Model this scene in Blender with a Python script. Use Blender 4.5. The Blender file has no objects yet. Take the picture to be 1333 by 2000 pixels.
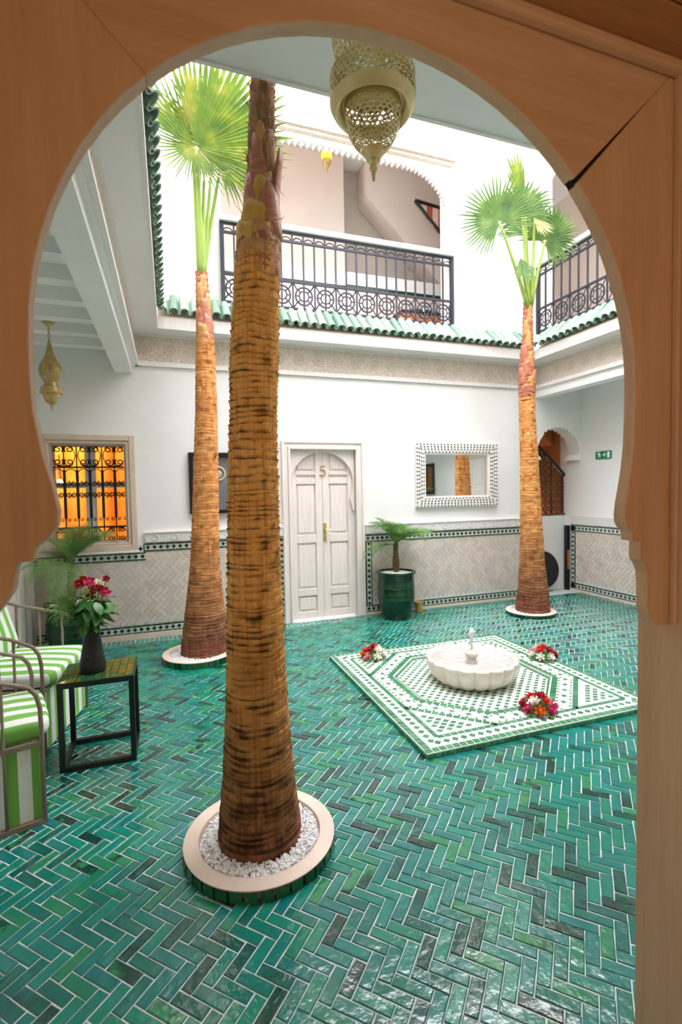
import bpy, math, random
from math import sin, cos, pi, radians, sqrt, atan2, hypot
from mathutils import Vector, Matrix, noise

C = bpy.context.scene
COL = C.collection
RND = random.Random(7)

# ------------------------------------------------------------------ camera
def cam_setup():
    yaw, pit, rol = radians(19.12824384), radians(-2.4664249), radians(-1.03381313)
    f = Vector((sin(yaw)*cos(pit), cos(yaw)*cos(pit), sin(pit)))
    r = Vector((cos(yaw), -sin(yaw), 0))
    u = r.cross(f)
    r2 = cos(rol)*r + sin(rol)*u
    u2 = -sin(rol)*r + cos(rol)*u
    cd = bpy.data.cameras.new('camera')
    cd.sensor_fit = 'HORIZONTAL'
    cd.sensor_width = 24.0
    cd.lens = 24.0*964.762/1333
    cd.clip_start = 0.05
    cd.clip_end = 100
    cd.dof.use_dof = True
    cd.dof.focus_distance = 2.2
    cd.dof.aperture_fstop = 3.2
    o = bpy.data.objects.new('camera', cd)
    COL.objects.link(o)
    m = Matrix((r2, u2, -f)).transposed().to_4x4()
    m.translation = Vector((0, 0, 1.6))
    o.matrix_world = m
    C.camera = o
    return f, r2, u2
CF, CR, CU = cam_setup()

def project(p):
    d = Vector(p) - Vector((0, 0, 1.6))
    w = d.dot(CF)
    if w < 0.05: return None
    return 666.5 + 964.762*d.dot(CR)/w, 1000 - 964.762*d.dot(CU)/w, w

# ------------------------------------------------------------------ world, lights, exposure
W = bpy.data.worlds.new('World'); C.world = W
W.use_nodes = True
bg = W.node_tree.nodes['Background']
# overcast sky, three times brighter at the zenith than at the horizon
tc = W.node_tree.nodes.new('ShaderNodeTexCoord'); sx = W.node_tree.nodes.new('ShaderNodeSeparateXYZ')
rm = W.node_tree.nodes.new('ShaderNodeMapRange')
W.node_tree.links.new(tc.outputs['Generated'], sx.inputs[0]); W.node_tree.links.new(sx.outputs[2], rm.inputs[0])
for i, v in enumerate((0, 1, 1.9, 5.7)): rm.inputs[i+1].default_value = v
W.node_tree.links.new(rm.outputs[0], bg.inputs['Strength'])
bg.inputs['Color'].default_value = (0.97, 0.955, 1.0, 1)

def light(name, kind, loc, energy, color, size=0.1, rot=None):
    l = bpy.data.lights.new(name, kind)
    l.energy = energy; l.color = color
    if kind == 'SUN': l.angle = size
    elif kind == 'AREA': l.size = size
    else: l.shadow_soft_size = size
    o = bpy.data.objects.new(name, l); COL.objects.link(o)
    o.location = loc
    if rot: o.rotation_euler = rot
    return o
light('room_lamp', 'POINT', (0.35, -1.1, 2.1), 8.5, (1.0, 0.60, 0.28), 0.25)
light('jamb_fill_left', 'POINT', (-1.3, -.2, 1.5), 8.5, (1.0, 0.78, 0.56), 0.2)  # added fill without a fixture, brightens the right jamb and boards
light('sun', 'SUN', (2, 3, 10), 0.5, (1.0, 0.97, 0.92), radians(30), (radians(12), radians(10), 0))

C.view_settings.view_transform = 'Standard'
C.view_settings.look = 'None'
C.view_settings.gamma = 1
C.view_settings.use_curve_mapping = False
C.view_settings.exposure = 1.12
C.cycles.diffuse_bounces = 8
C.cycles.max_bounces = 14
C.cycles.sample_clamp_indirect = 6

# ------------------------------------------------------------------ materials
def S(r, g, b):
    def c(x):
        x /= 255
        return x/12.92 if x <= .04045 else ((x+.055)/1.055)**2.4
    return (c(r), c(g), c(b), 1)

class NT:
    def __init__(s, name):
        s.m = bpy.data.materials.new(name); s.m.use_nodes = True
        s.t = s.m.node_tree; s.b = s.t.nodes['Principled BSDF']
    def n(s, kind, **kw):
        nd = s.t.nodes.new(kind)
        for k, v in kw.items():
            if k.startswith('i_'):
                key = k[2:]
                nd.inputs[int(key) if key.isdigit() else key.replace('_', ' ')].default_value = v
            else: setattr(nd, k, v)
        return nd
    def l(s, a, b): s.t.links.new(a, b)
    def ramp(s, stops, fac, interp='LINEAR'):
        r = s.t.nodes.new('ShaderNodeValToRGB'); cr = r.color_ramp; cr.interpolation = interp
        while len(cr.elements) < len(stops): cr.elements.new(0.5)
        for e, (p, c) in zip(cr.elements, stops): e.position = p; e.color = c
        s.l(fac, r.inputs['Fac']); return r.outputs['Color']
    def coord(s, which='Object', scale=(1, 1, 1), rot=(0, 0, 0)):
        if which == 'World': o = s.n('ShaderNodeNewGeometry').outputs['Position']
        else: o = s.n('ShaderNodeTexCoord').outputs[which]
        mp = s.n('ShaderNodeMapping'); mp.inputs['Scale'].default_value = scale
        mp.inputs['Rotation'].default_value = rot
        s.l(o, mp.inputs['Vector']); return mp.outputs['Vector']
    def noise(s, vec, scale, detail=3, rough=.5):
        nd = s.n('ShaderNodeTexNoise'); nd.inputs['Scale'].default_value = scale
        nd.inputs['Detail'].default_value = detail; nd.inputs['Roughness'].default_value = rough
        s.l(vec, nd.inputs['Vector']); return nd.outputs['Fac']
    def bump(s, h, strength=.3, dist=.01):
        b = s.n('ShaderNodeBump'); b.inputs['Strength'].default_value = strength
        b.inputs['Distance'].default_value = dist
        s.l(h, b.inputs['Height']); s.l(b.outputs['Normal'], s.b.inputs['Normal'])
    def math(s, op, a, b=None):
        nd = s.n('ShaderNodeMath', operation=op)
        for i, x in enumerate((a, b)):
            if x is None: continue
            if isinstance(x, (int, float)): nd.inputs[i].default_value = x
            else: s.l(x, nd.inputs[i])
        return nd.outputs[0]
    def mix(s, f, a, b, mode='MIX'):
        nd = s.n('ShaderNodeMix', data_type='RGBA', blend_type=mode)
        for i, x in ((0, f), (6, a), (7, b)):
            if isinstance(x, (int, float, tuple)): nd.inputs[i].default_value = x
            else: s.l(x, nd.inputs[i])
        return nd.outputs[2]
    def base(s, c): s.l(c, s.b.inputs['Base Color'])
    def rand(s):
        a = s.n('ShaderNodeObjectInfo').outputs['Random']
        b = s.n('ShaderNodeNewGeometry').outputs['Random Per Island']
        return s.math('FRACT', s.math('ADD', a, b))

def mat(name, c, c2=None, rough=.6, metal=0, scale=8, stretch=(1, 1, 1), bump=0, bscale=None, spec=None, coord='World', bdist=.01):
    t = NT(name)
    t.b.inputs['Roughness'].default_value = rough
    t.b.inputs['Metallic'].default_value = metal
    if spec is not None: t.b.inputs['Specular IOR Level'].default_value = spec
    if c2 is None and not bump:
        t.b.inputs['Base Color'].default_value = c; return t.m
    v = t.coord(coord, stretch)
    n = t.noise(v, scale, 4)
    t.base(t.ramp([(.3, c), (.7, c2 or c)], n))
    if bump: t.bump(t.noise(v, bscale or scale*3, 4), bump, bdist)
    return t.m

def mat_island(name, stops, rough=.5, mottle=.15, mscale=20, bump=0, bscale=20, bdist=.004, tilt=0, spec=None):
    t = NT(name)
    v = t.coord('World')
    n = t.noise(v, mscale, 4)
    r = t.math('ADD', t.rand(), t.math('MULTIPLY', t.math('SUBTRACT', n, .5), mottle))
    t.base(t.ramp(stops, r))
    t.b.inputs['Roughness'].default_value = rough
    if spec is not None: t.b.inputs['Specular IOR Level'].default_value = spec
    if bump: t.bump(t.noise(v, bscale, 3), bump, bdist)
    return t.m

M = {}
M['plaster'] = mat('white_plaster', S(238, 237, 236), S(232, 231, 230), .85, scale=2, bump=.05, bscale=40)
M['plaster_up'] = mat('upper_plaster', S(240, 239, 237), S(235, 234, 232), .85, scale=2)
M['beige_wall'] = mat('beige_plaster', S(226, 212, 198), S(220, 206, 192), .85, scale=2)
M['grey_wall'] = mat('grey_and_shaded_plaster', S(182, 174, 164), S(174, 166, 158), .85, scale=2)  # plain grey; on the deep gallery wall its tone carries shade
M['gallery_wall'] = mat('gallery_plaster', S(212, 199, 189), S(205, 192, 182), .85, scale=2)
M['brown_wall'] = mat('tan_plaster', S(190, 130, 78), S(180, 118, 68), .8, scale=3)
M['carved'] = mat('carved_plaster', S(232, 220, 208), S(192, 178, 164), .9, scale=55, bump=.9, bscale=60)
M['carved_white'] = mat('carved_white_plaster', S(234, 232, 230), S(212, 210, 208), .9, scale=60, bump=.8, bscale=60)
M['rosette'] = mat('rosette_plaster', S(226, 214, 202), S(212, 198, 184), .9, scale=90, bump=.4)
M['grout'] = mat('grey_grout', S(214, 222, 222), S(178, 186, 184), .9, scale=30)
M['tile_grout'] = mat('pale_grout', S(232, 230, 224), S(214, 212, 206), .9, scale=30)
M['floor_tile'] = mat_island('green_glazed_tile', [(0, S(2, 56, 46)), (.06, S(2, 74, 64)), (.2, S(0, 104, 92)), (.4, S(0, 122, 108)), (.55, S(0, 112, 110)), (.7, S(4, 132, 114)), (.86, S(8, 120, 92)), (.95, S(36, 134, 86)), (.98, S(6, 86, 64)), (1, S(0, 60, 54))],
                             rough=.17, mottle=.3, mscale=14, bump=.65, bscale=20, bdist=.007, spec=.8)
M['floor_tile'].node_tree.nodes['Principled BSDF'].inputs['IOR'].default_value = 1.58
M['wall_tile'] = mat_island('beige_bejmat_tile', [(0, S(206, 190, 178)), (.25, S(216, 204, 194)), (.5, S(200, 186, 175)), (.75, S(210, 203, 199)), (1, S(218, 202, 188))],
                            rough=.42, mottle=.2, mscale=30, bump=.2, bscale=30)
M['zellij_green'] = mat_island('zellij_green', [(0, S(52, 112, 80)), (.4, S(76, 136, 98)), (.7, S(60, 124, 92)), (1, S(92, 150, 108))], rough=.18, mottle=.15, bump=.2, bscale=40)
M['zellij_dark'] = mat_island('zellij_dark_green', [(0, S(8, 44, 34)), (.5, S(12, 62, 48)), (1, S(10, 52, 44))], rough=.25, mottle=.1)
M['zellij_white'] = mat('zellij_white', S(240, 240, 236), S(226, 226, 220), .3, scale=25)
M['zellij_band'] = mat('zellij_band_white', S(214, 216, 208), S(196, 198, 190), .35, scale=25)
M['planter_tile'] = mat_island('planter_green_tile', [(0, S(8, 62, 40)), (.5, S(14, 82, 52)), (1, S(34, 104, 62))], rough=.15, mottle=.1, bump=.3, bscale=30)
M['rim_stone'] = mat('pink_tadelakt', S(232, 212, 196), S(216, 194, 178), .55, scale=6, bump=.1)
M['pebble'] = mat_island('white_pebble', [(0, S(250, 250, 250)), (.5, S(226, 226, 230)), (1, S(240, 238, 234))], rough=.5, mottle=.1)
M['iron'] = mat('black_iron', S(26, 24, 30), rough=.45, metal=.3)
M['rail_iron'] = mat('dark_rail_iron', S(46, 46, 62), S(38, 38, 52), rough=.5, scale=12)
M['black'] = mat('black_paint', S(16, 14, 16), rough=.35)
M['brass'] = mat('brushed_brass', S(236, 218, 164), S(218, 196, 138), rough=.34, metal=.5, scale=10, bump=.08, bscale=60)
M['brass_dull'] = mat('aged_brass', S(206, 182, 124), S(172, 144, 88), rough=.4, metal=.5, scale=30)
M['marble'] = mat('cream_marble', S(240, 232, 222), S(222, 211, 198), .45, scale=4, stretch=(1, 1, 5), bump=.1, bscale=40)
M['white_paint'] = mat('white_painted_wood', S(236, 232, 230), S(226, 221, 218), .55, scale=6, stretch=(6, 6, 1))
M['door_wood'] = mat('whitewashed_door_wood', S(236, 226, 221), S(224, 212, 206), .6, scale=5, stretch=(10, 10, 1), bump=.1, bscale=20)
M['frame_cream'] = mat('cream_window_frame', S(220, 200, 182), S(206, 186, 168), .55, scale=6)
M['cane'] = mat('taupe_metal_tube', S(150, 134, 116), S(132, 116, 100), .45, scale=20)
M['vase'] = mat('black_ribbed_ceramic', S(26, 24, 24), S(16, 15, 15), .6, scale=30, stretch=(1, 1, 8), bump=.4, bscale=30)
M['led'] = NT('green_led').m
b = M['led'].node_tree.nodes['Principled BSDF']; b.inputs['Emission Color'].default_value = (0.05, 1, .25, 1); b.inputs['Emission Strength'].default_value = 6
M['bulb'] = NT('warm_bulb').m
b = M['bulb'].node_tree.nodes['Principled BSDF']; b.inputs['Base Color'].default_value = S(255, 210, 120); b.inputs['Emission Color'].default_value = (1, .72, .3, 1); b.inputs['Emission Strength'].default_value = 9
M['amber'] = NT('lit_amber_glass').m
b = M['amber'].node_tree.nodes['Principled BSDF']; b.inputs['Base Color'].default_value = S(230, 140, 20); b.inputs['Emission Color'].default_value = (1, .42, .03, 1); b.inputs['Emission Strength'].default_value = 1.0
M['curtain'] = mat('orange_curtain', S(250, 200, 84), S(238, 168, 60), .8, scale=3)
M['sign_green'] = mat('sign_green', S(16, 130, 80), rough=.4)
M['sign_white'] = mat('sign_white', S(240, 244, 240), rough=.5)
M['pot_green'] = mat('green_glazed_pot', S(4, 44, 28), S(10, 66, 40), .08, scale=5, bump=.1, bscale=12)
M['leaf'] = mat('glossy_leaf', S(40, 96, 40), S(70, 130, 50), .4, scale=12)
M['mirror'] = mat('mirror_glass', S(245, 248, 248), rough=.02, metal=1)
M['device'] = mat('dark_device', S(40, 38, 40), rough=.4)
M['cabinet'] = mat('orange_wood', S(196, 128, 78), S(176, 108, 62), .5, scale=6, stretch=(1, 1, 8))
M['red_stripe'] = mat('red_curtain', S(214, 110, 86), S(196, 92, 70), .7, scale=10)
M['white_cloth'] = mat('white_curtain', S(240, 220, 206), rough=.8)
M['picture_mount'] = mat('grey_mount', S(120, 122, 126), S(104, 106, 110), .25, scale=4)
M['picture_disc'] = mat('cream_motif', S(214, 206, 170), S(180, 172, 140), .5, scale=20)
M['print_brown'] = mat('brown_print', S(150, 96, 54), S(110, 66, 36), .5, scale=20)
M['candle'] = mat('gold_glass', S(206, 176, 104), S(188, 152, 84), .3, metal=.3, scale=20)

def wood(name, c1, c2, c3, stretch, rough=.5):
    t = NT(name)
    v = t.coord('World', stretch)
    n = t.noise(v, 2.2, 6, .62)
    n2 = t.noise(v, 14, 3, .5)
    n3 = t.noise(t.coord('World', (1, 1, 1)), 3, 2)
    f = t.math('ADD', t.math('MULTIPLY', n, .6), t.math('ADD', t.math('MULTIPLY', n2, .22), t.math('MULTIPLY', n3, .18)))
    t.base(t.ramp([(.3, c1), (.5, c2), (.68, c3)], f))
    t.b.inputs['Roughness'].default_value = rough
    t.bump(n2, .08, .003)
    return t.m
wc = (S(182, 150, 120), S(198, 168, 138), S(208, 182, 154))
M['wood_v'] = wood('pine_vertical_grain', *wc, (11, 11, .7))
M['wood_h'] = wood('pine_horizontal_grain', *wc, (.7, 11, 11))
M['wood_dark'] = wood('pine_dark_grain', S(150, 104, 66), S(170, 122, 80), S(182, 136, 92), (1.2, 14, 14))
M['lattice'] = wood('lattice_wood', S(70, 42, 22), S(90, 56, 30), S(110, 70, 38), (6, 6, 2))
M['crack'] = mat('shaded_joint', S(22, 14, 10), rough=.9)  # shade inside the open mitre, put into the colour

def stripes():
    t = NT('green_white_stripe_fabric')
    o = t.n('ShaderNodeTexCoord').outputs['Object']
    x = t.n('ShaderNodeSeparateXYZ'); t.l(o, x.inputs[0])
    q = t.math('ADD', t.math('MULTIPLY', x.outputs[1], 1/.112), 50.65)
    f = t.math('LESS_THAN', t.math('FRACT', q), .5)
    t.base(t.mix(f, S(238, 240, 236), S(122, 186, 84)))
    t.b.inputs['Roughness'].default_value = .85
    t.bump(t.noise(t.coord('Object'), 300, 2), .1, .002)
    return t.m
M['stripe'] = stripes()
def stripes_side():
    m = M['stripe'].copy(); m.name = 'green_white_stripe_side'
    for nd in m.node_tree.nodes:
        if nd.type == 'SEPXYZ': sep = nd
    for l in list(m.node_tree.links):
        if l.from_node == sep:
            to = l.to_socket; m.node_tree.links.remove(l); m.node_tree.links.new(sep.outputs[0], to)
    return m
M['stripe_side'] = stripes_side()

def bark(name, dark, mid, lite, low, zlo, zhi):
    t = NT(name)
    n = t.noise(t.coord('World', (2.2, 2.2, 34)), 1.5, 4, .6)
    n2 = t.noise(t.coord('World', (70, 70, 2.5)), 1.0, 3)
    n3 = t.noise(t.coord('World', (5, 5, 7)), 1.3, 4, .6)
    col = t.ramp([(.3, mid), (.62, lite)], t.math('ADD', t.math('MULTIPLY', n2, .55), t.math('MULTIPLY', n3, .45)))
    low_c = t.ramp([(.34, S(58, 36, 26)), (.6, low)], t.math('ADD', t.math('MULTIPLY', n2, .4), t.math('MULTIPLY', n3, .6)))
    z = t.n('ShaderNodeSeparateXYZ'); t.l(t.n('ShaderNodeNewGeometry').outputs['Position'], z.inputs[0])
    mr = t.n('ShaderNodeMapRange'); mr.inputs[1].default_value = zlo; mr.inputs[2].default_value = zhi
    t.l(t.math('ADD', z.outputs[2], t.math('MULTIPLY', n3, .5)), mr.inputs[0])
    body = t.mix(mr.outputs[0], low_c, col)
    # dark torn fibre bands
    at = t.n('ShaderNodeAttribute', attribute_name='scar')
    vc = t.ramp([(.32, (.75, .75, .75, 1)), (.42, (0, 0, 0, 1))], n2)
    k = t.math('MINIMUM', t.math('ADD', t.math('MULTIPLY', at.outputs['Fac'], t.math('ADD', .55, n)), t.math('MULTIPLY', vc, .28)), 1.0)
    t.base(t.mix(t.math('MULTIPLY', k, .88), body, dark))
    t.b.inputs['Roughness'].default_value = .8
    t.b.inputs['Specular IOR Level'].default_value = .25
    t.bump(t.math('ADD', n, t.math('MULTIPLY', n2, .4)), .8, .012)
    return t.m
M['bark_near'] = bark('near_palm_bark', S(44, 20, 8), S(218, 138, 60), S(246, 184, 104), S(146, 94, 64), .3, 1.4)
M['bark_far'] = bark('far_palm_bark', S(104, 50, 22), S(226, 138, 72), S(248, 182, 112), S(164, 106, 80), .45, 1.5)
M['husk_tan'] = mat('tan_leaf_base', S(210, 160, 96), S(180, 116, 62), .6, scale=16, stretch=(1, 1, 3), bump=.2)
M['husk_red'] = mat('red_brown_leaf_base', S(196, 128, 98), S(158, 84, 60), .45, scale=14, stretch=(1, 1, 3), bump=.2)
M['husk_yellow'] = mat('yellow_leaf_base', S(214, 172, 76), S(190, 134, 52), .55, scale=8, bump=.2)
M['fibre'] = mat('brown_fibre', S(176, 132, 94), S(112, 74, 48), .9, scale=30, stretch=(1, 1, .3), bump=.8, bscale=50)
def leafmat(name, a, b2, c, tr):
    t = NT(name)
    n = t.noise(t.coord('Object'), 6, 3)
    col = t.ramp([(.3, a), (.55, b2), (.75, c)], n)
    t.base(col)
    t.b.inputs['Roughness'].default_value = .5
    tl = t.n('ShaderNodeBsdfTranslucent'); t.l(col, tl.inputs['Color'])
    mx = t.n('ShaderNodeMixShader'); mx.inputs[0].default_value = tr
    t.l(t.b.outputs[0], mx.inputs[1]); t.l(tl.outputs[0], mx.inputs[2])
    t.l(mx.outputs[0], t.t.nodes['Material Output'].inputs['Surface'])
    return t.m
M['fan_leaf'] = leafmat('fan_leaf_green', S(70, 102, 14), S(100, 128, 22), S(150, 148, 46), .35)
M['fan_leaf_dry'] = leafmat('fan_leaf_dry', S(206, 196, 150), S(190, 170, 110), S(222, 214, 180), .4)
M['fan_leaf2'] = leafmat('fan_leaf_soft_green', S(70, 104, 44), S(96, 130, 60), S(130, 152, 84), .35)
M['petiole'] = mat('green_petiole', S(128, 164, 62), S(166, 180, 84), .45, scale=5, stretch=(6, 6, 1))
M['feather'] = leafmat('feather_palm_green', S(96, 136, 70), S(128, 166, 92), S(168, 194, 128), .4)
M['scaly'] = mat('scaly_palm_stem', S(120, 96, 52), S(70, 52, 28), .8, scale=40, bump=.8, bscale=40)
for nm, c1, c2 in (('red', (190, 20, 36), (150, 10, 30)), ('pink', (226, 60, 130), (206, 30, 104)), ('white', (246, 240, 232), (232, 226, 210)),
                   ('orange', (240, 130, 40), (228, 100, 30)), ('coral', (226, 66, 46), (206, 40, 34)), ('pale', (240, 150, 170), (230, 110, 140)), ('dark', (120, 12, 40), (96, 8, 32))):
    M['rose_'+nm] = mat('rose_'+nm, S(*c1), S(*c2), .55, scale=60)
def water():
    t = NT('water')
    t.b.inputs['Base Color'].default_value = (.95, .97, 1, 1)
    t.b.inputs['Roughness'].default_value = .06; t.b.inputs['IOR'].default_value = 1.33
    t.b.inputs['Transmission Weight'].default_value = 1
    t.bump(t.noise(t.coord('World'), 18, 2), .25, .01)
    return t.m
M['water'] = water()
M['froth'] = NT('white_water').m
b = M['froth'].node_tree.nodes['Principled BSDF']; b.inputs['Base Color'].default_value = (.93, .95, .97, 1); b.inputs['Roughness'].default_value = .15; b.inputs['Transmission Weight'].default_value = .25; b.inputs['IOR'].default_value = 1.2
M['pane'] = NT('window_pane').m
b = M['pane'].node_tree.nodes['Principled BSDF']; b.inputs['Roughness'].default_value = .02; b.inputs['Transmission Weight'].default_value = 1; b.inputs['IOR'].default_value = 1.1
M['tabletile'] = mat_island('table_green_gold_tile', [(0, S(26, 92, 60)), (.35, S(44, 92, 48)), (.6, S(70, 92, 38)), (.8, S(30, 104, 76)), (1, S(56, 78, 38))], rough=.06, mottle=.3, bump=.2, bscale=30)
M['roof_tile'] = mat_island('green_roof_tile', [(0, S(96, 128, 108)), (.5, S(122, 150, 130)), (.8, S(160, 180, 166)), (1, S(106, 138, 116))], rough=.4, mottle=.3, mscale=14, bump=.2)

# ------------------------------------------------------------------ mesh helpers
class MB:
    def __init__(s): s.v = []; s.f = []
    def add(s, vs, fs):
        o = len(s.v); s.v += [tuple(p) for p in vs]; s.f += [tuple(i+o for i in f) for f in fs]; return s
    def box(s, x0, x1, y0, y1, z0, z1):
        return s.add([(x0, y0, z0), (x1, y0, z0), (x1, y1, z0), (x0, y1, z0), (x0, y0, z1), (x1, y0, z1), (x1, y1, z1), (x0, y1, z1)],
                     [(3, 2, 1, 0), (4, 5, 6, 7), (0, 1, 5, 4), (1, 2, 6, 5), (2, 3, 7, 6), (3, 0, 4, 7)])
    def prism(s, a, b2):
        n = len(a)
        return s.add(list(a)+list(b2), [tuple(range(n))[::-1], tuple(range(n, 2*n))] + [(i, (i+1) % n, n+(i+1) % n, n+i) for i in range(n)])
    def xz(s, poly, y0, y1): return s.prism([(p[0], y0, p[1]) for p in poly][::-1], [(p[0], y1, p[1]) for p in poly][::-1])
    def yz(s, poly, x0, x1): return s.prism([(x0, p[0], p[1]) for p in poly], [(x1, p[0], p[1]) for p in poly])
    def xy(s, poly, z0, z1): return s.prism([(p[0], p[1], z0) for p in poly], [(p[0], p[1], z1) for p in poly])
    def lathe(s, prof, n=24, c=(0, 0, 0), rf=None, cap0=True, cap1=True):
        vs = []; fs = []
        for k, (r, z) in enumerate(prof):
            for i in range(n):
                t = 2*pi*i/n; q = r*(rf(t, k/(len(prof)-1)) if rf else 1)
                vs.append((c[0]+q*cos(t), c[1]+q*sin(t), c[2]+z))
        for k in range(len(prof)-1):
            for i in range(n):
                j = (i+1) % n; fs.append((k*n+i, k*n+j, (k+1)*n+j, (k+1)*n+i))
        if cap0: fs.append(tuple(range(n))[::-1])
        if cap1: fs.append(tuple((len(prof)-1)*n+i for i in range(n)))
        return s.add(vs, fs)
    def tube(s, pts, r, n=6, closed=False):
        P = [Vector(p) for p in pts]; m = len(P); vs = []; fs = []; up = None
        for k in range(m):
            if closed: d = P[(k+1) % m]-P[k-1]
            else: d = P[min(k+1, m-1)]-P[max(k-1, 0)]
            d.normalize()
            if up is None:
                up = Vector((0, 0, 1)) if abs(d.z) < .9 else Vector((1, 0, 0))
            a = d.cross(up); a.normalize(); b = a.cross(d); up = b
            rr = r[k] if isinstance(r, (list, tuple)) else r
            for i in range(n):
                t = 2*pi*i/n; vs.append(P[k]+(a*cos(t)+b*sin(t))*rr)
        for k in range(m if closed else m-1):
            q = (k+1) % m
            for i in range(n):
                j = (i+1) % n; fs.append((k*n+i, k*n+j, q*n+j, q*n+i))
        if not closed: fs += [tuple(range(n))[::-1], tuple((m-1)*n+i for i in range(n))]
        return s.add(vs, fs)
    def ball(s, c, r, n=8, m=6, sc=(1, 1, 1)):
        prof = [(max(1e-4, r*sin(pi*k/m)), -r*cos(pi*k/m)) for k in range(m+1)]
        o = len(s.v); s.lathe(prof, n)
        for i in range(o, len(s.v)):
            p = s.v[i]; s.v[i] = (c[0]+p[0]*sc[0], c[1]+p[1]*sc[1], c[2]+p[2]*sc[2])
        return s
    def xf(s, M4):
        s.v = [tuple(M4 @ Vector(p)) for p in s.v]; return s
    def mesh(s, name, m=None, smooth=False):
        me = bpy.data.meshes.new(name); me.from_pydata(s.v, [], s.f); me.update()
        if getattr(s, 'attr', None):
            at = me.attributes.new('scar', 'FLOAT', 'POINT'); at.data.foreach_set('value', s.attr)
        if m: me.materials.append(m)
        if smooth:
            me.polygons.foreach_set('use_smooth', [True]*len(me.polygons))
        return me

def link(name, me, parent=None, loc=(0, 0, 0), rot=None):
    o = bpy.data.objects.new(name, me); COL.objects.link(o)
    o.location = loc
    if rot is not None: o.rotation_euler = rot
    if parent: o.parent = parent
    return o
def obj(name, mb, m, parent=None, smooth=False, bevel=0, world=False, sharp=None, loc=(0, 0, 0), rot=None):
    """One mesh object. world=True: verts are given in world coordinates though the parent sits elsewhere."""
    me = mb.mesh(name, m, smooth)
    if smooth and sharp: me.set_sharp_from_angle(angle=radians(sharp))
    o = link(name, me, parent, loc, rot)
    if world and parent: o.matrix_parent_inverse = parent_matrix(parent).inverted()
    if bevel:
        b = o.modifiers.new('bevel', 'BEVEL'); b.width = bevel; b.segments = 2; b.limit_method = 'ANGLE'
    return o
def parent_matrix(p):
    m = Matrix.LocRotScale(p.location, p.rotation_euler, p.scale)
    return (parent_matrix(p.parent) @ p.matrix_parent_inverse @ m) if p.parent else m
def tag(o, label, cat, group=None):
    o['label'] = label; o['category'] = cat
    if group: o['group'] = group
    return o
def thing(name, label, cat, loc=(0, 0, 0), rotz=0, group=None):
    o = bpy.data.objects.new(name, None); COL.objects.link(o)
    o.empty_display_size = .1; o.location = loc; o.rotation_euler = (0, 0, rotz)
    return tag(o, label, cat, group)
def struct(name, mb, m, parent=None, **k):
    o = obj(name, mb, m, parent, **k)
    if parent is None: o['kind'] = 'structure'
    return o
def stuff(o): o['kind'] = 'stuff'; return o

# ------------------------------------------------------------------ dimensions
D = 5.85          # back wall face
XL = -1.36        # left gallery wall
XR = 5.85         # right gallery wall
XE = 5.02         # right end of the back wall
XLF, XRF = -.305, 5.0   # frieze faces left / right
SX0, SX1, SY0, SY1 = -.08, 4.78, 2.12, 5.6    # soffit opening
ZS = 3.345        # soffit
ZT = 7.0          # top of upper walls

# ------------------------------------------------------------------ herringbone helper
def herringbone(L, Wd, gap, inside, a=pi/4, origin=(0, 0), span=60):
    """tile rects (centre, dir angle, length, width) of a herringbone laid at angle a."""
    out = []
    u = (cos(a-pi/2), sin(a-pi/2)); v = (cos(a), sin(a))
    for i in range(-span, span):
        for j in range(-span, span):
            ou = i*Wd + j*L; ov = i*Wd - j*L
            for cu, cv, hor in ((ou+L/2, ov+Wd/2, True), (ou+Wd/2, ov+Wd+L/2, False)):
                x = origin[0]+cu*u[0]+cv*v[0]; y = origin[1]+cu*u[1]+cv*v[1]
                if inside(x, y):
                    out.append((x, y, atan2(u[1], u[0]) if hor else atan2(v[1], v[0])))
    return out

def tile_mb(L, Wd, t, rnd, jit=.0015, ch=.003):
    a, b = L/2, Wd/2
    J = lambda: rnd.uniform(-jit, jit)
    o = [(-a+J(), -b+J()), (a+J(), -b+J()), (a+J(), b+J()), (-a+J(), b+J())]
    zt = [rnd.uniform(-.0006, .0006) for _ in range(4)]
    vs = [(x, y, -t) for x, y in o] + [(x, y, -ch+z) for (x, y), z in zip(o, zt)] + [(x*(1-ch/a), y*(1-ch/b), z) for (x, y), z in zip(o, zt)]
    fs = [(i, (i+1) % 4, 4+(i+1) % 4, 4+i) for i in range(4)] + [(4+i, 4+(i+1) % 4, 8+(i+1) % 4, 8+i) for i in range(4)] + [(8, 9, 10, 11)]
    return MB().add(vs, fs)

# ------------------------------------------------------------------ floor
mb = MB().box(-2.2, 6.6, -2.6, 7.6, -.12, -.004)
floor = struct('floor', mb, M['grout'])
PL = (1.40, 3.28, 2.54, 4.44)   # plinth
def in_floor(x, y):
    if not (XL < x < 5.83 and -.3 < y < D-.17): return False
    if PL[0]+.05 < x < PL[1]-.05 and PL[2]+.05 < y < PL[3]-.05: return False
    return True
tiles = herringbone(.1345, .0481, 0, in_floor, pi/4, (1.103, 1.403), 110)
for i in range(int((XE-XL)/.0481)):     # soldier row along the back wall
    tiles.append((XL+.024+i*.0481, D-.09, pi/2))
for i in range(int((XR-XE)/.0481)): tiles.append((XE+.02+i*.0481, D-.09, pi/2))
def vis_area(t):
    p = project((t[0], t[1], 0))
    if not p: return 0
    if hypot(t[0]-.345, t[1]-2.2) < .34: return 0
    if -10 < p[0] < 1252 and 0 < p[1] < 2015 and not (p[0] < 95 and p[1] < 1640): return 1/p[2]**3
    return 0
tiles.sort(key=vis_area, reverse=True)
variants = [tile_mb(.1298, .0436, .012, RND).mesh('tile', M['floor_tile']) for _ in range(10)]
for x, y, a in tiles[:300]:
    link('tile', RND.choice(variants), floor, (x, y, RND.uniform(-.0008, .0012)), (RND.gauss(0, .012), RND.gauss(0, .008), a+RND.gauss(0, .008)))
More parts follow.
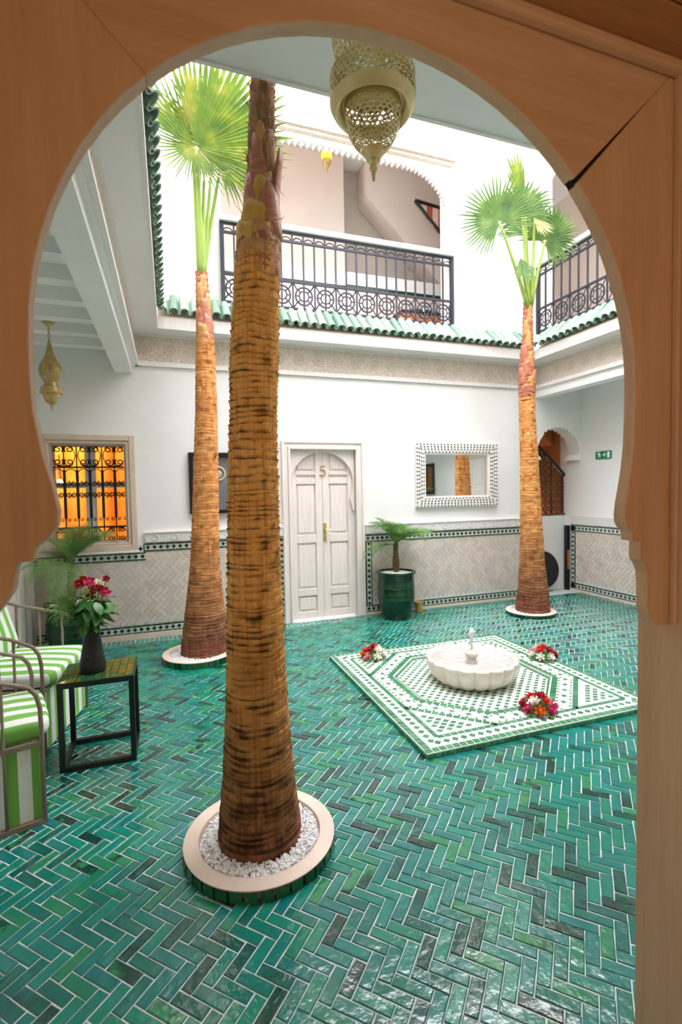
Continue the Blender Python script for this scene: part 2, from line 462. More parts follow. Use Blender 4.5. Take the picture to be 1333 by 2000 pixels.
mb = MB()
for x, y, a in tiles[300:]:
    t = tile_mb(.1298, .0436, .012, RND)
    t.xf(Matrix.Translation((x, y, RND.uniform(-.0008, .0012))) @ Matrix.Rotation(a+RND.gauss(0, .008), 4, 'Z') @ Matrix.Rotation(RND.gauss(0, .012), 4, 'X') @ Matrix.Rotation(RND.gauss(0, .008), 4, 'Y'))
    mb.add(t.v, t.f)
stuff(obj('floor_tile', mb, M['floor_tile'], floor))

# ------------------------------------------------------------------ ground-floor walls
WX0, WX1, WZ0, WZ1 = -1.165, -.434, 1.085, 2.144     # window opening
DX0, DX1, DZ = 1.385, 2.225, 2.15                    # door opening
mb = MB()
mb.box(XL-.2, WX0, D, D+.2, 0, 3.5).box(WX0, WX1, D, D+.2, 0, WZ0).box(WX0, WX1, D, D+.2, WZ1, 3.5)
mb.box(WX1, DX0, D, D+.2, 0, 3.5).box(DX0, DX1, D, D+.2, DZ, 3.5).box(DX1, XE, D, D+.2, 0, 3.5)
wall_back = struct('wall_back', mb, M['plaster'])
mb = MB().box(XL-.2, XL, .98, D, 0, 3.5)
wall_left = struct('wall_left', mb, M['plaster'])
mb = MB().box(XR, XR+.2, .98, 7.5, 0, 3.7)
wall_right = struct('wall_right', mb, M['plaster'])

# stair arch between the back wall and the right wall
def arc(cx, cz, r, a0, a1, n): return [(cx+r*cos(radians(a0+(a1-a0)*i/n)), cz+r*sin(radians(a0+(a1-a0)*i/n))) for i in range(n+1)]
ACX, ACZ, AR = 5.43, 2.085, .375
sc = []
N = 44
for i in range(N+1):
    a = radians(-28 + 236*i/N)
    r = AR*(1+.085*(i % 2))
    sc.append((ACX+r*cos(a), ACZ+r*sin(a)))
# crown of the arch as vertical strips between rising x values, then the two sides
crown = []
for x, z in [q for q in sc[::-1] if q[1] >= ACZ]:
    if not crown or x > crown[-1][0]+.002: crown.append((x, z))
mb = MB()
for (xa, za), (xb, zb) in zip(crown[:-1], crown[1:]): mb.xz([(xa, za), (xb, zb), (xb, 3.5), (xa, 3.5)], D, D+.22)
xl, xr = crown[0][0], crown[-1][0]
mb.xz([(XE, 1.995), (xl+.07, 1.995), (xl+.06, 2.03), (xl, ACZ), (xl, 3.5), (XE, 3.5)], D, D+.22)
mb.xz([(xr-.07, 1.995), (XR, 1.995), (XR, 3.5), (xr, 3.5), (xr, ACZ), (xr-.06, 2.03)], D, D+.22)
wall_stair = struct('wall_stair', mb, M['plaster'], bevel=0)
mb = MB().box(XE+.12, XE+.2, D+.2, 8, 0, 3.7).box(XE, XR+1.2, 8, 8.1, 0, 3.7).box(XE+.12, XR+1.2, D+.22, 8.1, 3.55, 3.7)
mb.box(XR-.015, XR, 6.25, 8, 0, 3.55)
struct('wall_stairwell', mb, M['brown_wall'])
mb = MB().add([(XE+.2, 6.4, 2.75), (XR+.2, 6.4, 2.1), (XR+.2, 8, 2.1), (XE+.2, 8, 2.75), (XE+.2, 6.4, 2.95), (XR+.2, 6.4, 2.3), (XR+.2, 8, 2.3), (XE+.2, 8, 2.95)],
              [(3, 2, 1, 0), (4, 5, 6, 7), (0, 1, 5, 4), (1, 2, 6, 5), (2, 3, 7, 6), (3, 0, 4, 7)])
struct('ceiling_stair', mb, M['brown_wall'])
mb = MB().box(XE+.2, XR, 6.12, 6.24, 0, 1.155)
struct('wall_stair_low', mb, M['plaster'])
light('stair_lamp', 'POINT', (5.5, 7.0, .8), 5, (1, .68, .4), .08)

# near wall with the opening the wooden archway stands in
ZP = 2.6
mb = MB().box(XL-.2, -.37, .5, .98, 0, 3.5).box(1.24, XR+.2, .5, .98, 0, 3.5).box(-.37, 1.24, .5, .98, ZP+.05, 3.5)
struct('wall_front', mb, M['plaster'])
# the room the camera stands in
mb = MB().box(-1.9, -1.8, -2.4, .5, 0, 3).box(2.5, 2.6, -2.4, .5, 0, 3).box(-1.9, 2.6, -2.5, -2.4, 0, 3)
struct('wall_room', mb, M['beige_wall'])
struct('ceiling_room', MB().box(-1.9, 2.6, -2.5, .5, 2.85, 3), M['wood_dark'])

# ------------------------------------------------------------------ ceilings, soffits, friezes, eaves
mb = MB().box(XL-.2, XR+.2, .98, SY0, ZS, ZS+.12).box(XLF, SX0, SY0, D, ZS, ZS+.12).box(SX1, XRF, SY0, D, ZS, ZS+.12).box(SX0, SX1, SY1, D, ZS, ZS+.12)
ceil = struct('ceiling', mb, M['plaster'])
mb = MB().box(XL, XLF-.03, SY0, D, 3.16, 3.26)
ceiling_left = struct('ceiling_left', mb, M['plaster'])
y = .98+1.3
bm_ = MB().box(XL, -.5, -.055, .055, 3.06, 3.165).mesh('beam', M['plaster'])
k = 0
while y < D-.1:
    link('beam', bm_, ceiling_left, (0, y, 0)); y += .4
struct('ceiling_right', MB().box(XRF+.02, XR, SY0, D, 3.1, 3.2), M['plaster'])
# cornice slab lip (fascia) around the opening
mb = MB().box(SX0, SX1, SY1-.025, SY1, ZS-.012, 3.455).box(SX0, SX0+.02, SY0, SY1, ZS-.008, 3.455).box(SX1-.025, SX1, SY0, SY1, ZS-.012, 3.455).box(SX0, SX1, SY0, SY0+.02, ZS-.008, 3.455)
struct('trim_1', mb, M['white_paint'])
# friezes
def frieze(name, axis, pos, a0, a1, sgn):
    th = .02
    if axis == 'y': m0 = MB().box(a0, a1, pos-th, pos, 3.03, ZS)
    else: m0 = MB().box(min(pos, pos+sgn*-.12), max(pos, pos+sgn*-.12), a0, a1, 3.03, ZS)
    fr = struct(name, m0, M['carved'])
    m1 = MB()
    for z0, z1, pr in ((2.995, 3.03, .035), (3.03, 3.045, .028), (ZS-.03, ZS, .03)):
        if axis == 'y': m1.box(a0, a1, pos-pr, pos, z0, z1)
        else: m1.box(min(pos, pos+sgn*pr), max(pos, pos+sgn*pr), a0, a1, z0, z1)
    obj('moulding', m1, M['white_paint'], fr)
    # rosettes
    ro = MB()
    for r, w in ((.062, .011), (.03, .008)):
        ro.tube([(r*cos(t*pi/9), 0, r*sin(t*pi/9)) for t in range(18)], w, 5, True)
    for q in range(8): ro.ball((.046*cos(q*pi/4), 0, .046*sin(q*pi/4)), .012, 6, 4)
    ro.ball((0, 0, 0), .016, 6, 4)
    me = ro.mesh('rosette', M['rosette'], True)
    n = int((a1-a0)/.245); 
    for i in range(n):
        c = a0+.12+i*.245
        if axis == 'y': link('rosette', me, fr, (c, pos-th, 3.185))
        else: link('rosette', me, fr, (pos, c, 3.185), (0, 0, pi/2))
    return fr
frieze('trim_2', 'y', D, XLF, XRF, -1)
frieze('trim_3', 'x', XLF, SY0, D, 1)
frieze('trim_4', 'x', XRF, SY0, D, -1)
# beams under the side friezes
struct('trim_5', MB().box(-.51, -.34, .98, D, 2.91, 3.3).box(-.43, XLF, .98, D, 2.985, 3.03), M['plaster'])
struct('trim_6', MB().box(5.0, 5.17, .98, D, 2.88, 3.03).box(5.02, 5.14, .98, D, 3.03, ZS), M['plaster'])

# eave tiles
def barrel(r0, r1, L, th, up=True, n=8):
    """half-round tile lying along +y (0..L), opening down (cover) or up (pan)"""
    vs = []; fs = []
    for yy, r in ((0, r0), (L, r1)):
        for rr in (r, r-th):
            for i in range(n+1):
                a = pi*i/n; vs.append((rr*cos(a), yy, rr*sin(a)*(1 if up else -1)))
    m = n+1
    for i in range(n):
        fs += [(i, i+1, 2*m+i+1, 2*m+i), (m+i+1, m+i, 3*m+i, 3*m+i+1), (i+1, i, m+i, m+i+1), (2*m+i, 2*m+i+1, 3*m+i+1, 3*m+i)]
    fs += [(0, 2*m, 3*m, m), (n, m+n, 3*m+n, 2*m+n)]
    return MB().add(vs, fs)
cover_me = barrel(.05, .042, .34, .011).mesh('roof_tile', M['roof_tile'], True)
pan_me = barrel(.036, .044, .34, .009, False).mesh('roof_tile', M['roof_tile'], True)
for me in (cover_me, pan_me): me.set_sharp_from_angle(angle=radians(40))
PITCH = .108
def eave(name, p0, p1, out):
    """row of tiles from p0 to p1 (xy of the eave edge), 'out' is the direction into the court"""
    dx, dy = p1[0]-p0[0], p1[1]-p0[1]; L = hypot(dx, dy); ux, uy = dx/L, dy/L
    back = (-out[0], -out[1]); ang = atan2(back[1], back[0])-pi/2
    bed = MB()
    a = (p0[0]+back[0]*.06, p0[1]+back[1]*.06); b = (p1[0]+back[0]*.06, p1[1]+back[1]*.06)
    c = (p1[0]+back[0]*.28, p1[1]+back[1]*.28); d = (p0[0]+back[0]*.28, p0[1]+back[1]*.28)
    bed.prism([(*a, 3.44), (*b, 3.44), (*c, 3.44), (*d, 3.44)], [(*a, 3.47), (*b, 3.47), (*c, 3.68), (*d, 3.68)])
    e = struct(name, bed, M['rim_stone'])
    n = int(L/PITCH)
    for i in range(n):
        s = (i+.5)*L/n
        x, yv = p0[0]+ux*s, p0[1]+uy*s
        link('roof_tile', cover_me, e, (x, yv, 3.495+RND.uniform(-.006, .006)), (radians(44)+RND.gauss(0, .02), RND.gauss(0, .02), ang+RND.gauss(0, .02)))
        if i < n-1:
            x2, y2 = x+ux*L/n/2, yv+uy*L/n/2
            link('roof_tile', pan_me, e, (x2, y2, 3.505), (radians(44), 0, ang))
    return e
eave('trim_7', (SX0+.02, SY1-.07), (SX1-.02, SY1-.07), (0, -1))
eave('trim_8', (SX0+.06, SY0+.1), (SX0+.06, SY1-.1), (1, 0))
eave('trim_9', (SX1-.07, SY1-.1), (SX1-.07, SY0+.1), (-1, 0))

# ------------------------------------------------------------------ upper floor
def basket(x0, x1, zs, r, zt, n=8):
    """springing at zs, rounded shoulders r, flat-ish top zt"""
    a = [(x0+r-r*cos(pi/2*i/n), zs+(zt-zs)*sin(pi/2*i/n)) for i in range(n+1)]
    b = [(x1-r+r*sin(pi/2*i/n), zs+(zt-zs)*cos(pi/2*i/n)) for i in range(n+1)]
    return a+b
UX0, UX1 = .65, 3.635
arch_b = basket(UX0+.02, UX1, 5.2, .62, 5.77)
def facade(axis, pos, th, a0, a1, o0, o1, archpts):
    mbx = MB()
    lo, hi = (pos, pos+th)
    def bx(s0, s1, z0, z1):
        if axis == 'y': mbx.box(s0, s1, lo, hi, z0, z1)
        else: mbx.box(lo, hi, s0, s1, z0, z1)
    bx(a0, o0, ZS+.12, ZT); bx(o1, a1, ZS+.12, ZT); bx(o0, o1, ZS+.12, 3.74)
    pts = [(o0, archpts[0][1])]+list(archpts)+[(o1, archpts[-1][1])]
    for (xa, za), (xb, zb) in zip(pts[:-1], pts[1:]):
        if abs(xb-xa) < 1e-5: continue
        hi = lo+.07
        pl = [(xa, za), (xb, zb), (xb, ZT), (xa, ZT)]
        if axis == 'y': mbx.xz(pl, lo, hi)
        else: mbx.yz(pl, lo, hi)
    return mbx
up_back = struct('wall_upper_back', facade('y', D, .25, XLF, XRF, UX0, UX1, arch_b), M['plaster_up'])
RY0, RY1 = 2.8, 5.765
arch_r = basket(RY0, RY1-.02, 5.3, .6, 5.98)
up_right = struct('wall_upper_right', facade('x', XRF, .25, 1.9, D+.25, RY0, RY1, arch_r), M['plaster_up'])
struct('wall_upper_left', MB().box(XLF-.25, XLF, 1.9, D+.25, ZS+.12, ZT), M['plaster_up'])
struct('wall_upper_front', MB().box(XLF-.25, XRF+.25, 1.65, 1.9, ZS+.12, ZT), M['plaster_up'])
# scalloped fringe of the back arch, and hood moulding
sc_me = MB().prism([(-.036, 0, 0), (.036, 0, 0), (0, 0, -.045)], [(-.036, .05, 0), (.036, .05, 0), (0, .05, -.045)]).mesh('scallop', M['carved_white'])
L_ = 0
for (xa, za), (xb, zb) in zip(arch_b[:-1], arch_b[1:]):
    seg = hypot(xb-xa, zb-za)
    if seg < 1e-4: continue
    n = max(1, round(seg/.075))
    for i in range(n):
        f = (i+.5)/n
        link('scallop', sc_me, up_back, (xa+(xb-xa)*f, D+.02, za+(zb-za)*f), (0, -atan2(zb-za, xb-xa), 0))
obj('hood_moulding', MB().box(.45, 3.70, D-.10, D, 5.875, 5.95).box(.48, 3.66, D-.06, D, 5.84, 5.875), M['carved'], up_back)
# carved relief strips on the upper back wall
ro = MB().tube([(.075*cos(t*pi/9), 0, .075*sin(t*pi/9)) for t in range(18)], .012, 5, True)
for q in range(6): ro.ball((.05*cos(q*pi/3), 0, .05*sin(q*pi/3)), .014, 6, 4)
ro.xf(Matrix.Diagonal((1, .3, 1, 1)))
me = ro.mesh('rosette', M['plaster_up'], True)
for xx in (3.93,):
    for i in range(12): link('rosette', me, up_back, (xx, D, 3.85+i*.24))
for xx in (.02, .42, 3.80, 4.06): obj('moulding', MB().box(xx-.008, xx+.008, D-.012, D, 3.7, 6.4), M['plaster_up'], up_back)
for xx in (.22,):
    for i in range(10): link('rosette', me, up_back, (xx, D, 3.95+i*.24))
# galleries behind
mb = MB().box(-.55, 2.56, 7.0, 7.29, 3.3, 6.49)
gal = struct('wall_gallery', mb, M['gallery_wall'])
struct('wall_gallery_deep', MB().box(2.4, 6.4, 7.3, 7.45, 3.3, 6.49), M['grey_wall'])  # shaded part of the gallery: the shade is put into the greyer plaster
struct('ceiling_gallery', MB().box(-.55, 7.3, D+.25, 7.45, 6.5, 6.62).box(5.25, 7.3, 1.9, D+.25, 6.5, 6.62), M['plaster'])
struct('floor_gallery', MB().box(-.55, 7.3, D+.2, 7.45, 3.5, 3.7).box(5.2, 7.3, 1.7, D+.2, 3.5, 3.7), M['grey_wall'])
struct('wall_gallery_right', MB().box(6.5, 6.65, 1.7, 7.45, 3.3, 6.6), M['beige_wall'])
# sloping stair soffit above the gallery with a triangular curtained opening
mb = MB().add([(2.9, 6.95, 5.95), (4.6, 6.95, 4.4), (4.95, 6.95, 4.4), (4.95, 6.95, 6.48), (2.9, 6.95, 6.48), (2.9, 7.29, 5.95), (4.6, 7.29, 4.4), (4.95, 7.29, 4.4), (4.95, 7.29, 6.48), (2.9, 7.29, 6.48)],
              [(0, 1, 2, 3, 4), (9, 8, 7, 6, 5), (0, 5, 6, 1), (1, 6, 7, 2), (2, 7, 8, 3), (3, 8, 9, 4), (4, 9, 5, 0)])
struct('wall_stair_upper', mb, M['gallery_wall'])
tw = tag(bpy.data.objects.new('stair_opening', None), 'dark framed triangular opening with red striped cloth in the upper gallery', 'window')
COL.objects.link(tw); tw.location = (3.8, 6.94, 5.6)
fr = MB()
T0, T1, T2 = (3.70, 6.93, 6.02), (4.72, 6.93, 5.93), (4.72, 6.93, 5.05)
for p, q in ((T0, T1), (T1, T2), (T2, T0)): fr.tube([p, q], .028, 4)
obj('frame', fr, M['black'], tw, world=True)
for i in range(9):
    x0 = 3.80+i*.1; zt = 6.0-(x0-3.7)*.09; zb = 6.02-(x0+.05-3.7)*.95
    obj('cloth_stripe', MB().box(x0, x0+.1, 6.935, 6.945, max(zb, 5.1), zt), M['red_stripe'] if i % 2 else M['white_cloth'], tw, world=True)
# wainscot of the gallery
for nm, x0, x1, yy in (('trim_10', -.5, 2.56, 7.0), ('trim_11', 2.56, 4.95, 6.945)):
    w = struct(nm, MB().box(x0, x1, yy-.03, yy, 4.62, 4.80), M['carved_white'])
    obj('green_band', MB().box(x0, x1, yy-.025, yy, 4.57, 4.61), M['zellij_dark'], w)
    obj('tile_panel', MB().box(x0, x1, yy-.02, yy, 3.75, 4.56), M['wall_tile'], w)

def railing(name, label, L, loc, rotz, n, posts=(1, 1)):
    t = thing(name, label, 'railing', loc, rotz)
    z0, z1 = 3.775-loc[2], 4.65-loc[2]
    for z in (z0, z0+.31, z1-.1, z1): obj('rail', MB().box(0, L, -.014, .014, z-.012, z+.012), M['rail_iron'], t)
    for i, x in enumerate((0, L)): obj('post', MB().box(x-.022, x+.022, -.022, .022, z0-.02, z1+.01), M['rail_iron'], t)
    step = L/n
    bar = MB().box(-.009, .009, -.009, .009, z0, z1).mesh('baluster', M['rail_iron'])
    ring = MB().tube([(.105*cos(q*pi/8), 0, .155+.105*sin(q*pi/8)) for q in range(16)], .011, 5, True)
    ring.tube([(.06*cos(q*pi/6), 0, .155+.06*sin(q*pi/6)) for q in range(12)], .008, 4, True)
    for q in range(8):
        a = q*pi/4; ring.tube([(.06*cos(a), 0, .155+.06*sin(a)), (.105*cos(a), 0, .155+.105*sin(a))], .008, 4)
    for sx in (-1, 1):
        for sz in (-1, 1): ring.tube([(sx*.085, 0, .155+sz*.075), (sx*.13, 0, .155+sz*.145)], .008, 4)
    rme = ring.mesh('ring_ornament', M['rail_iron'])
    am = MB().tube([((step/2-.01)*cos(q*pi/8), 0, (step/2-.01)*sin(q*pi/8)*.9) for q in range(9)], .007, 4).mesh('arch_ornament', M['rail_iron'])
    for i in range(1, n): link('baluster', bar, t, (i*step, 0, 0))
    for i in range(n//2): link('ring_ornament', rme, t, ((2*i+1)*step, 0, z0))
    for i in range(n): link('arch_ornament', am, t, ((i+.5)*step, 0, z1-.1))
    obj('handrail', MB().box(-.03, L+.03, -.05, .07, z1+.012, z1+.075), M['white_paint'], t, bevel=.008)
    return t
railing('balcony_railing', 'black iron balcony railing across the wide arch above the door', UX1-UX0, (UX0, D-.03, 3.74), 0, 22)
railing('balcony_railing', 'black iron balcony railing on the right, behind the slim palm crown', 2.9, (XRF-.02, 5.74, 3.74), -pi/2, 20)

# cabinet and device on the upper gallery
cb = thing('low_cabinet', 'small orange wood cabinet behind the balcony railing', 'cabinet', (3.55, 6.55, 3.7))
obj('body', MB().box(-.36, .36, -.14, .14, 0, .42), M['cabinet'], cb, bevel=.01)
obj('door', MB().box(-.34, -.01, -.15, -.14, .03, .39), M['cabinet'], cb)
obj('door', MB().box(.01, .34, -.15, -.14, .03, .39), M['cabinet'], cb)
obj('top', MB().box(-.37, .37, -.16, .15, .42, .445), M['black'], cb)
dv = thing('router', 'dark router with a green indicator light on the gallery cabinet', 'router', (3.55, 6.5, 4.145))
cs_ = obj('casing', MB().box(-.12, .12, -.07, .07, 0, .05), M['device'], dv, bevel=.008)
obj('indicator_light', MB().ball((0, -.07, .03), .014, 8, 6), M['led'], cs_)

# ------------------------------------------------------------------ wainscot
class Band:
    """tiled border on a vertical wall plane. fn(s,z,d) maps along-wall, height, depth off the wall to world"""
    def __init__(s, fn): s.fn = fn; s.white = MB(); s.dark = MB()
    def slab(s, m, s0, s1, z0, z1, d0, d1):
        P = [s.fn(a, z, d) for d in (d0, d1) for a, z in ((s0, z0), (s1, z0), (s1, z1), (s0, z1))]
        m.add(P, [(3, 2, 1, 0), (4, 5, 6, 7), (0, 1, 5, 4), (1, 2, 6, 5), (2, 3, 7, 6), (3, 0, 4, 7)])
    def diamond(s, c, z, r):
        P = [s.fn(c+dx*r, z+dz*r, d) for d in (.008, .014) for dx, dz in ((-1, 0), (0, -1), (1, 0), (0, 1))]
        s.dark.add(P, [(4, 5, 6, 7), (0, 1, 5, 4), (1, 2, 6, 5), (2, 3, 7, 6), (3, 0, 4, 7)])
    def row(s, s0, s1, z0, z1):
        s.slab(s.white, s0, s1, z0, z1, 0, .012)
        vert = (z1-z0) > (s1-s0)
        a0, a1, b0, b1 = (z0, z1, s0, s1) if vert else (s0, s1, z0, z1)
        for b in (b0, b1-.013):
            n = max(1, int((a1-a0)/.1)); st = (a1-a0)/n
            for i in range(n):
                q = (a0+i*st+.002, a0+(i+1)*st-.002)
                if vert: s.slab(s.dark, b, b+.013, q[0], q[1], 0, .014)
                else: s.slab(s.dark, q[0], q[1], b, b+.013, 0, .014)
        n = max(1, int((a1-a0)/.066)); st = (a1-a0)/n
        for i in range(n):
            c = a0+(i+.5)*st; m = (b0+b1)/2
            if vert: s.diamond(m, c, .024)
            else: s.diamond(c, m, .024)
    def build(s, parent):
        obj('border_band', s.white, M['zellij_band'], parent)
        stuff(obj('border_tile', s.dark, M['zellij_dark'], parent))

def bejmat(fn, rects, parent, solo, wall_rot, seed):
    """herringbone bejmat panels; solo = how many tiles become objects of their own"""
    R = random.Random(seed)
    back = MB(); 
    ins = lambda x, z: any(a+.0 < x < b and c < z < d for a, b, c, d in rects)
    L, Wd = .112, .05
    ts = herringbone(L, Wd, 0, ins, pi/4, (rects[0][0]-2, .3), 95)
    ts = [t for t in ts if t]
    stf = MB(); k = 0
    vm = [tile_mb(L-.005, Wd-.005, .006, R, .001, .0015).mesh('tile', M['wall_tile']) for _ in range(6)]
    for a, b, c, d in rects:
        P = [fn(s_, z_, dd) for dd in (0, .003) for s_, z_ in ((a, c), (b, c), (b, d), (a, d))]
        back.add(P, [(3, 2, 1, 0), (4, 5, 6, 7), (0, 1, 5, 4), (1, 2, 6, 5), (2, 3, 7, 6), (3, 0, 4, 7)])
    obj('grout_bed', back, M['tile_grout'], parent)
    R.shuffle(ts)
    for x, z, a in ts:
        # clip to the rectangles by skipping overhang through shortening
        p = fn(x, z, .008+R.uniform(-.001, .001))
        rot = wall_rot @ Matrix.Rotation(a, 4, 'Z') @ Matrix.Rotation(R.gauss(0, .012), 4, 'X')
        inside = True
        ca, sa = cos(a), sin(a)
        hx = abs(ca)*L/2+abs(sa)*Wd/2; hz = abs(sa)*L/2+abs(ca)*Wd/2
        fits = any(A-.03 <= x-hx and x+hx <= B+.03 and C_-.03 <= z-hz and z+hz <= D_+.03 for A, B, C_, D_ in rects)
        if not fits:
            # cut tile: clip the polygon against its rectangle
            rc = next(r for r in rects if r[0] < x < r[1] and r[2] < z < r[3])
            poly = [(x+ca*u-sa*v, z+sa*u+ca*v) for u, v in ((-L/2+.003, -Wd/2+.003), (L/2-.003, -Wd/2+.003), (L/2-.003, Wd/2-.003), (-L/2+.003, Wd/2-.003))]
            for ax, lim, sg in ((0, rc[0]-.01, 1), (0, rc[1]+.01, -1), (1, rc[2]-.01, 1), (1, rc[3]+.01, -1)):
                out = []
                for i in range(len(poly)):
                    p0, p1 = poly[i], poly[(i+1) % len(poly)]
                    d0, d1 = sg*(p0[ax]-lim), sg*(p1[ax]-lim)
                    if d0 >= 0: out.append(p0)
                    if d0*d1 < 0:
                        q = d0/(d0-d1); out.append((p0[0]+(p1[0]-p0[0])*q, p0[1]+(p1[1]-p0[1])*q))
                poly = out
                if len(poly) < 3: break
            if len(poly) >= 3:
                stf.prism([fn(u, v, .002) for u, v in poly], [fn(u, v, .008) for u, v in poly])
            continue
        m4 = Matrix.Translation(p) @ rot
        if k < solo:
            o = link('tile', R.choice(vm), parent); o.matrix_world = m4; o.matrix_local = m4; k += 1
        else:
            t = tile_mb(L-.005, Wd-.005, .006, R, .001, .0015).xf(m4); stf.add(t.v, t.f)
    if stf.v: stuff(obj('cut_tile', stf, M['wall_tile'], parent))

rot_back = Matrix.Rotation(pi/2, 4, 'X')                        # tile +z -> -y
rot_right = Matrix.Rotation(pi/2, 4, 'Z') @ Matrix.Rotation(-pi/2, 4, 'X') @ Matrix.Rotation(pi, 4, 'Z')
rot_right = Matrix(((0, 0, -1, 0), (1, 0, 0, 0), (0, 1, 0, 0), (0, 0, 0, 1)))   # u->+y, v->+z, n->-x
rot_left = Matrix(((0, 0, 1, 0), (1, 0, 0, 0), (0, 1, 0, 0), (0, 0, 0, 1)))
fb = lambda s, z, d: Vector((s, D-d, z))
fr_ = lambda s, z, d: Vector((XR-d, s, z))
fl_ = lambda s, z, d: Vector((XL+d, s, z))
bd = Band(fb)
bd.row(XL, 1.215, .065, .15)
bd.row(-.275, 1.215, .97, 1.055)
bd.row(XL, -.265, .875, .96)
bd.row(-.36, -.275, .955, 1.05)
bd.row(1.215, 1.30, .065, 1.055)
bd.row(2.35, XE-.02, .035, .12); bd.row(2.35, XE-.02, .94, 1.03); bd.row(2.35, 2.435, .11, .95)
bd.build(wall_back)
bejmat(fb, [(XL+.01, -.30, .155, .872), (-.30, 1.21, .155, .965)], wall_back, 300, rot_back, 3)
pn = struct('wall_back_dado', MB().box(2.44, XE-.02, D-.004, D, .12, .94), M['tile_grout'])
bejmat(fb, [(2.44, XE-.02, .125, .935)], pn, 300, rot_back, 4)
mb = MB().box(-.27, 1.30, D-.03, D, 1.07, 1.17).box(2.35, XE, D-.03, D, 1.045, 1.15)
mb2 = MB().box(-.27, 1.30, D-.04, D, 1.17, 1.185).box(2.35, XE, D-.04, D, 1.15, 1.165)
db = struct('trim_12', mb, M['carved_white']); obj('cap_moulding', mb2, M['white_paint'], db)
ro = MB().tube([(.032*cos(t*pi/6), 0, .032*sin(t*pi/6)) for t in range(12)], .007, 4, True)
me = ro.mesh('rosette', M['carved_white'], True)
for i in range(7): link('rosette', me, db, (-.16+i*.2, D-.03, 1.12))
for i in range(13): link('rosette', me, db, (2.5+i*.2, D-.03, 1.098))
struct('baseboard_back', MB().box(XL, 1.30, D-.022, D, 0, .065).box(2.3, XE, D-.022, D, 0, .035), M['rim_stone'])
bd = Band(fr_)
bd.row(2.0, 6.02, .035, .12); bd.row(2.0, 6.02, .92, 1.01); bd.row(5.935, 6.02, .03, 1.0)
bd.build(wall_right)
bejmat(fr_, [(2.0, 5.925, .125, .915)], wall_right, 120, rot_right, 5)
tr = struct('trim_13', MB().box(XR-.03, XR, 1.5, 6.02, 1.025, 1.15), M['carved_white'])
struct('baseboard_right', MB().box(XR-.022, XR, 1.0, 6.02, 0, .035), M['rim_stone'])
bd = Band(fl_)
bd.row(5.6, 5.68, .065, .96); bd.row(5.68, D, .065, .15); bd.row(5.68, D, .875, .96)
bd.build(wall_left)
bejmat(fl_, [(5.685, D, .155, .87)], wall_left, 20, rot_left, 6)
dl = struct('door_2', MB().box(XL, XL+.05, 5.15, 5.3, 0, 2.2).box(XL, XL+.07, 5.42, 5.57, 0, 2.25), M['white_paint'])
obj('jamb', MB().box(XL, XL+.03, 5.3, 5.42, 0, 2.2), M['frame_cream'], dl)
obj('leaf', MB().box(XL, XL+.02, 4.3, 5.15, 0, 2.15), M['door_wood'], dl)

# ------------------------------------------------------------------ window with grille
win = struct('window_1', MB(), None)
def rim(x0, x1, z0, z1, w, y0, y1):
    return MB().box(x0-w, x0, y0, y1, z0-w, z1+w).box(x1, x1+w, y0, y1, z0-w, z1+w).box(x0, x1, y0, y1, z1, z1+w).box(x0, x1, y0, y1, z0-w, z0)
obj('window_frame', rim(WX0-.034, WX1+.034, WZ0-.034, WZ1+.034, .06, D-.04, D+.01), M['frame_cream'], win, bevel=.006)
obj('window_frame', rim(WX0, WX1, WZ0, WZ1, .032, D-.025, D+.03), M['frame_cream'], win, bevel=.004)
obj('window_sill', MB().box(WX0-.1, WX1+.1, D-.05, D, .965, .99), M['white_paint'], win, bevel=.006)
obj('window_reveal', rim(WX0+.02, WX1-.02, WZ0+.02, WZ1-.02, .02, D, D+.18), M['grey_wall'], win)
ys = D+.13
cxw = (WX0+WX1)/2
obj('mullion', MB().box(cxw-.055, cxw+.045, ys, ys+.05, WZ0, WZ1), M['white_paint'], win)
for x0, x1 in ((WX0, cxw-.055), (cxw+.045, WX1)):
    obj('transom', MB().box(x0, x1, ys, ys+.04, 1.68, 1.735), M['white_paint'], win)
    obj('pane', MB().box(x0, x1, ys+.018, ys+.022, WZ0, 1.68), M['pane'], win)
    obj('pane', MB().box(x0, x1, ys+.018, ys+.022, 1.735, WZ1), M['pane'], win)
# lit room behind the window
mb = MB().box(-1.9, .2, 7.3, 7.4, .3, 3).box(-2, -1.9, 6.05, 7.4, .3, 3).box(.2, .3, 6.05, 7.4, .3, 3).box(-2, .3, 6.05, 7.4, .2, .3).box(-2, .3, 6.05, 7.4, 2.9, 3)
struct('wall_bedroom', mb, M['curtain'])
cv = MB(); n = 60
vs = [(-1.7+1.7*i/n, 6.9+.02*sin(i*.7), z) for z in (.6, 2.6) for i in range(n+1)]
cv.add(vs, [(i, i+1, n+2+i, n+1+i) for i in range(n)])
tag(obj('curtain', cv, M['curtain'], smooth=True), 'orange curtain glowing behind the iron window grille', 'curtain')
lb = thing('wall_lamp', 'small bright bulb glowing inside the orange window', 'lamp', (-1.18, 6.4, 1.77))
obj('bulb', MB().ball((0, 0, -.03), .035, 10, 8, (1, 1, 1.5)), M['bulb'], lb)
obj('holder', MB().lathe([(.03, .02), (.02, .06), (.012, .3)], 10), M['brass_dull'], lb)
light('window_lamp', 'POINT', (-1.25, 6.5, 2.45), 9, (1, .74, .36), .05)

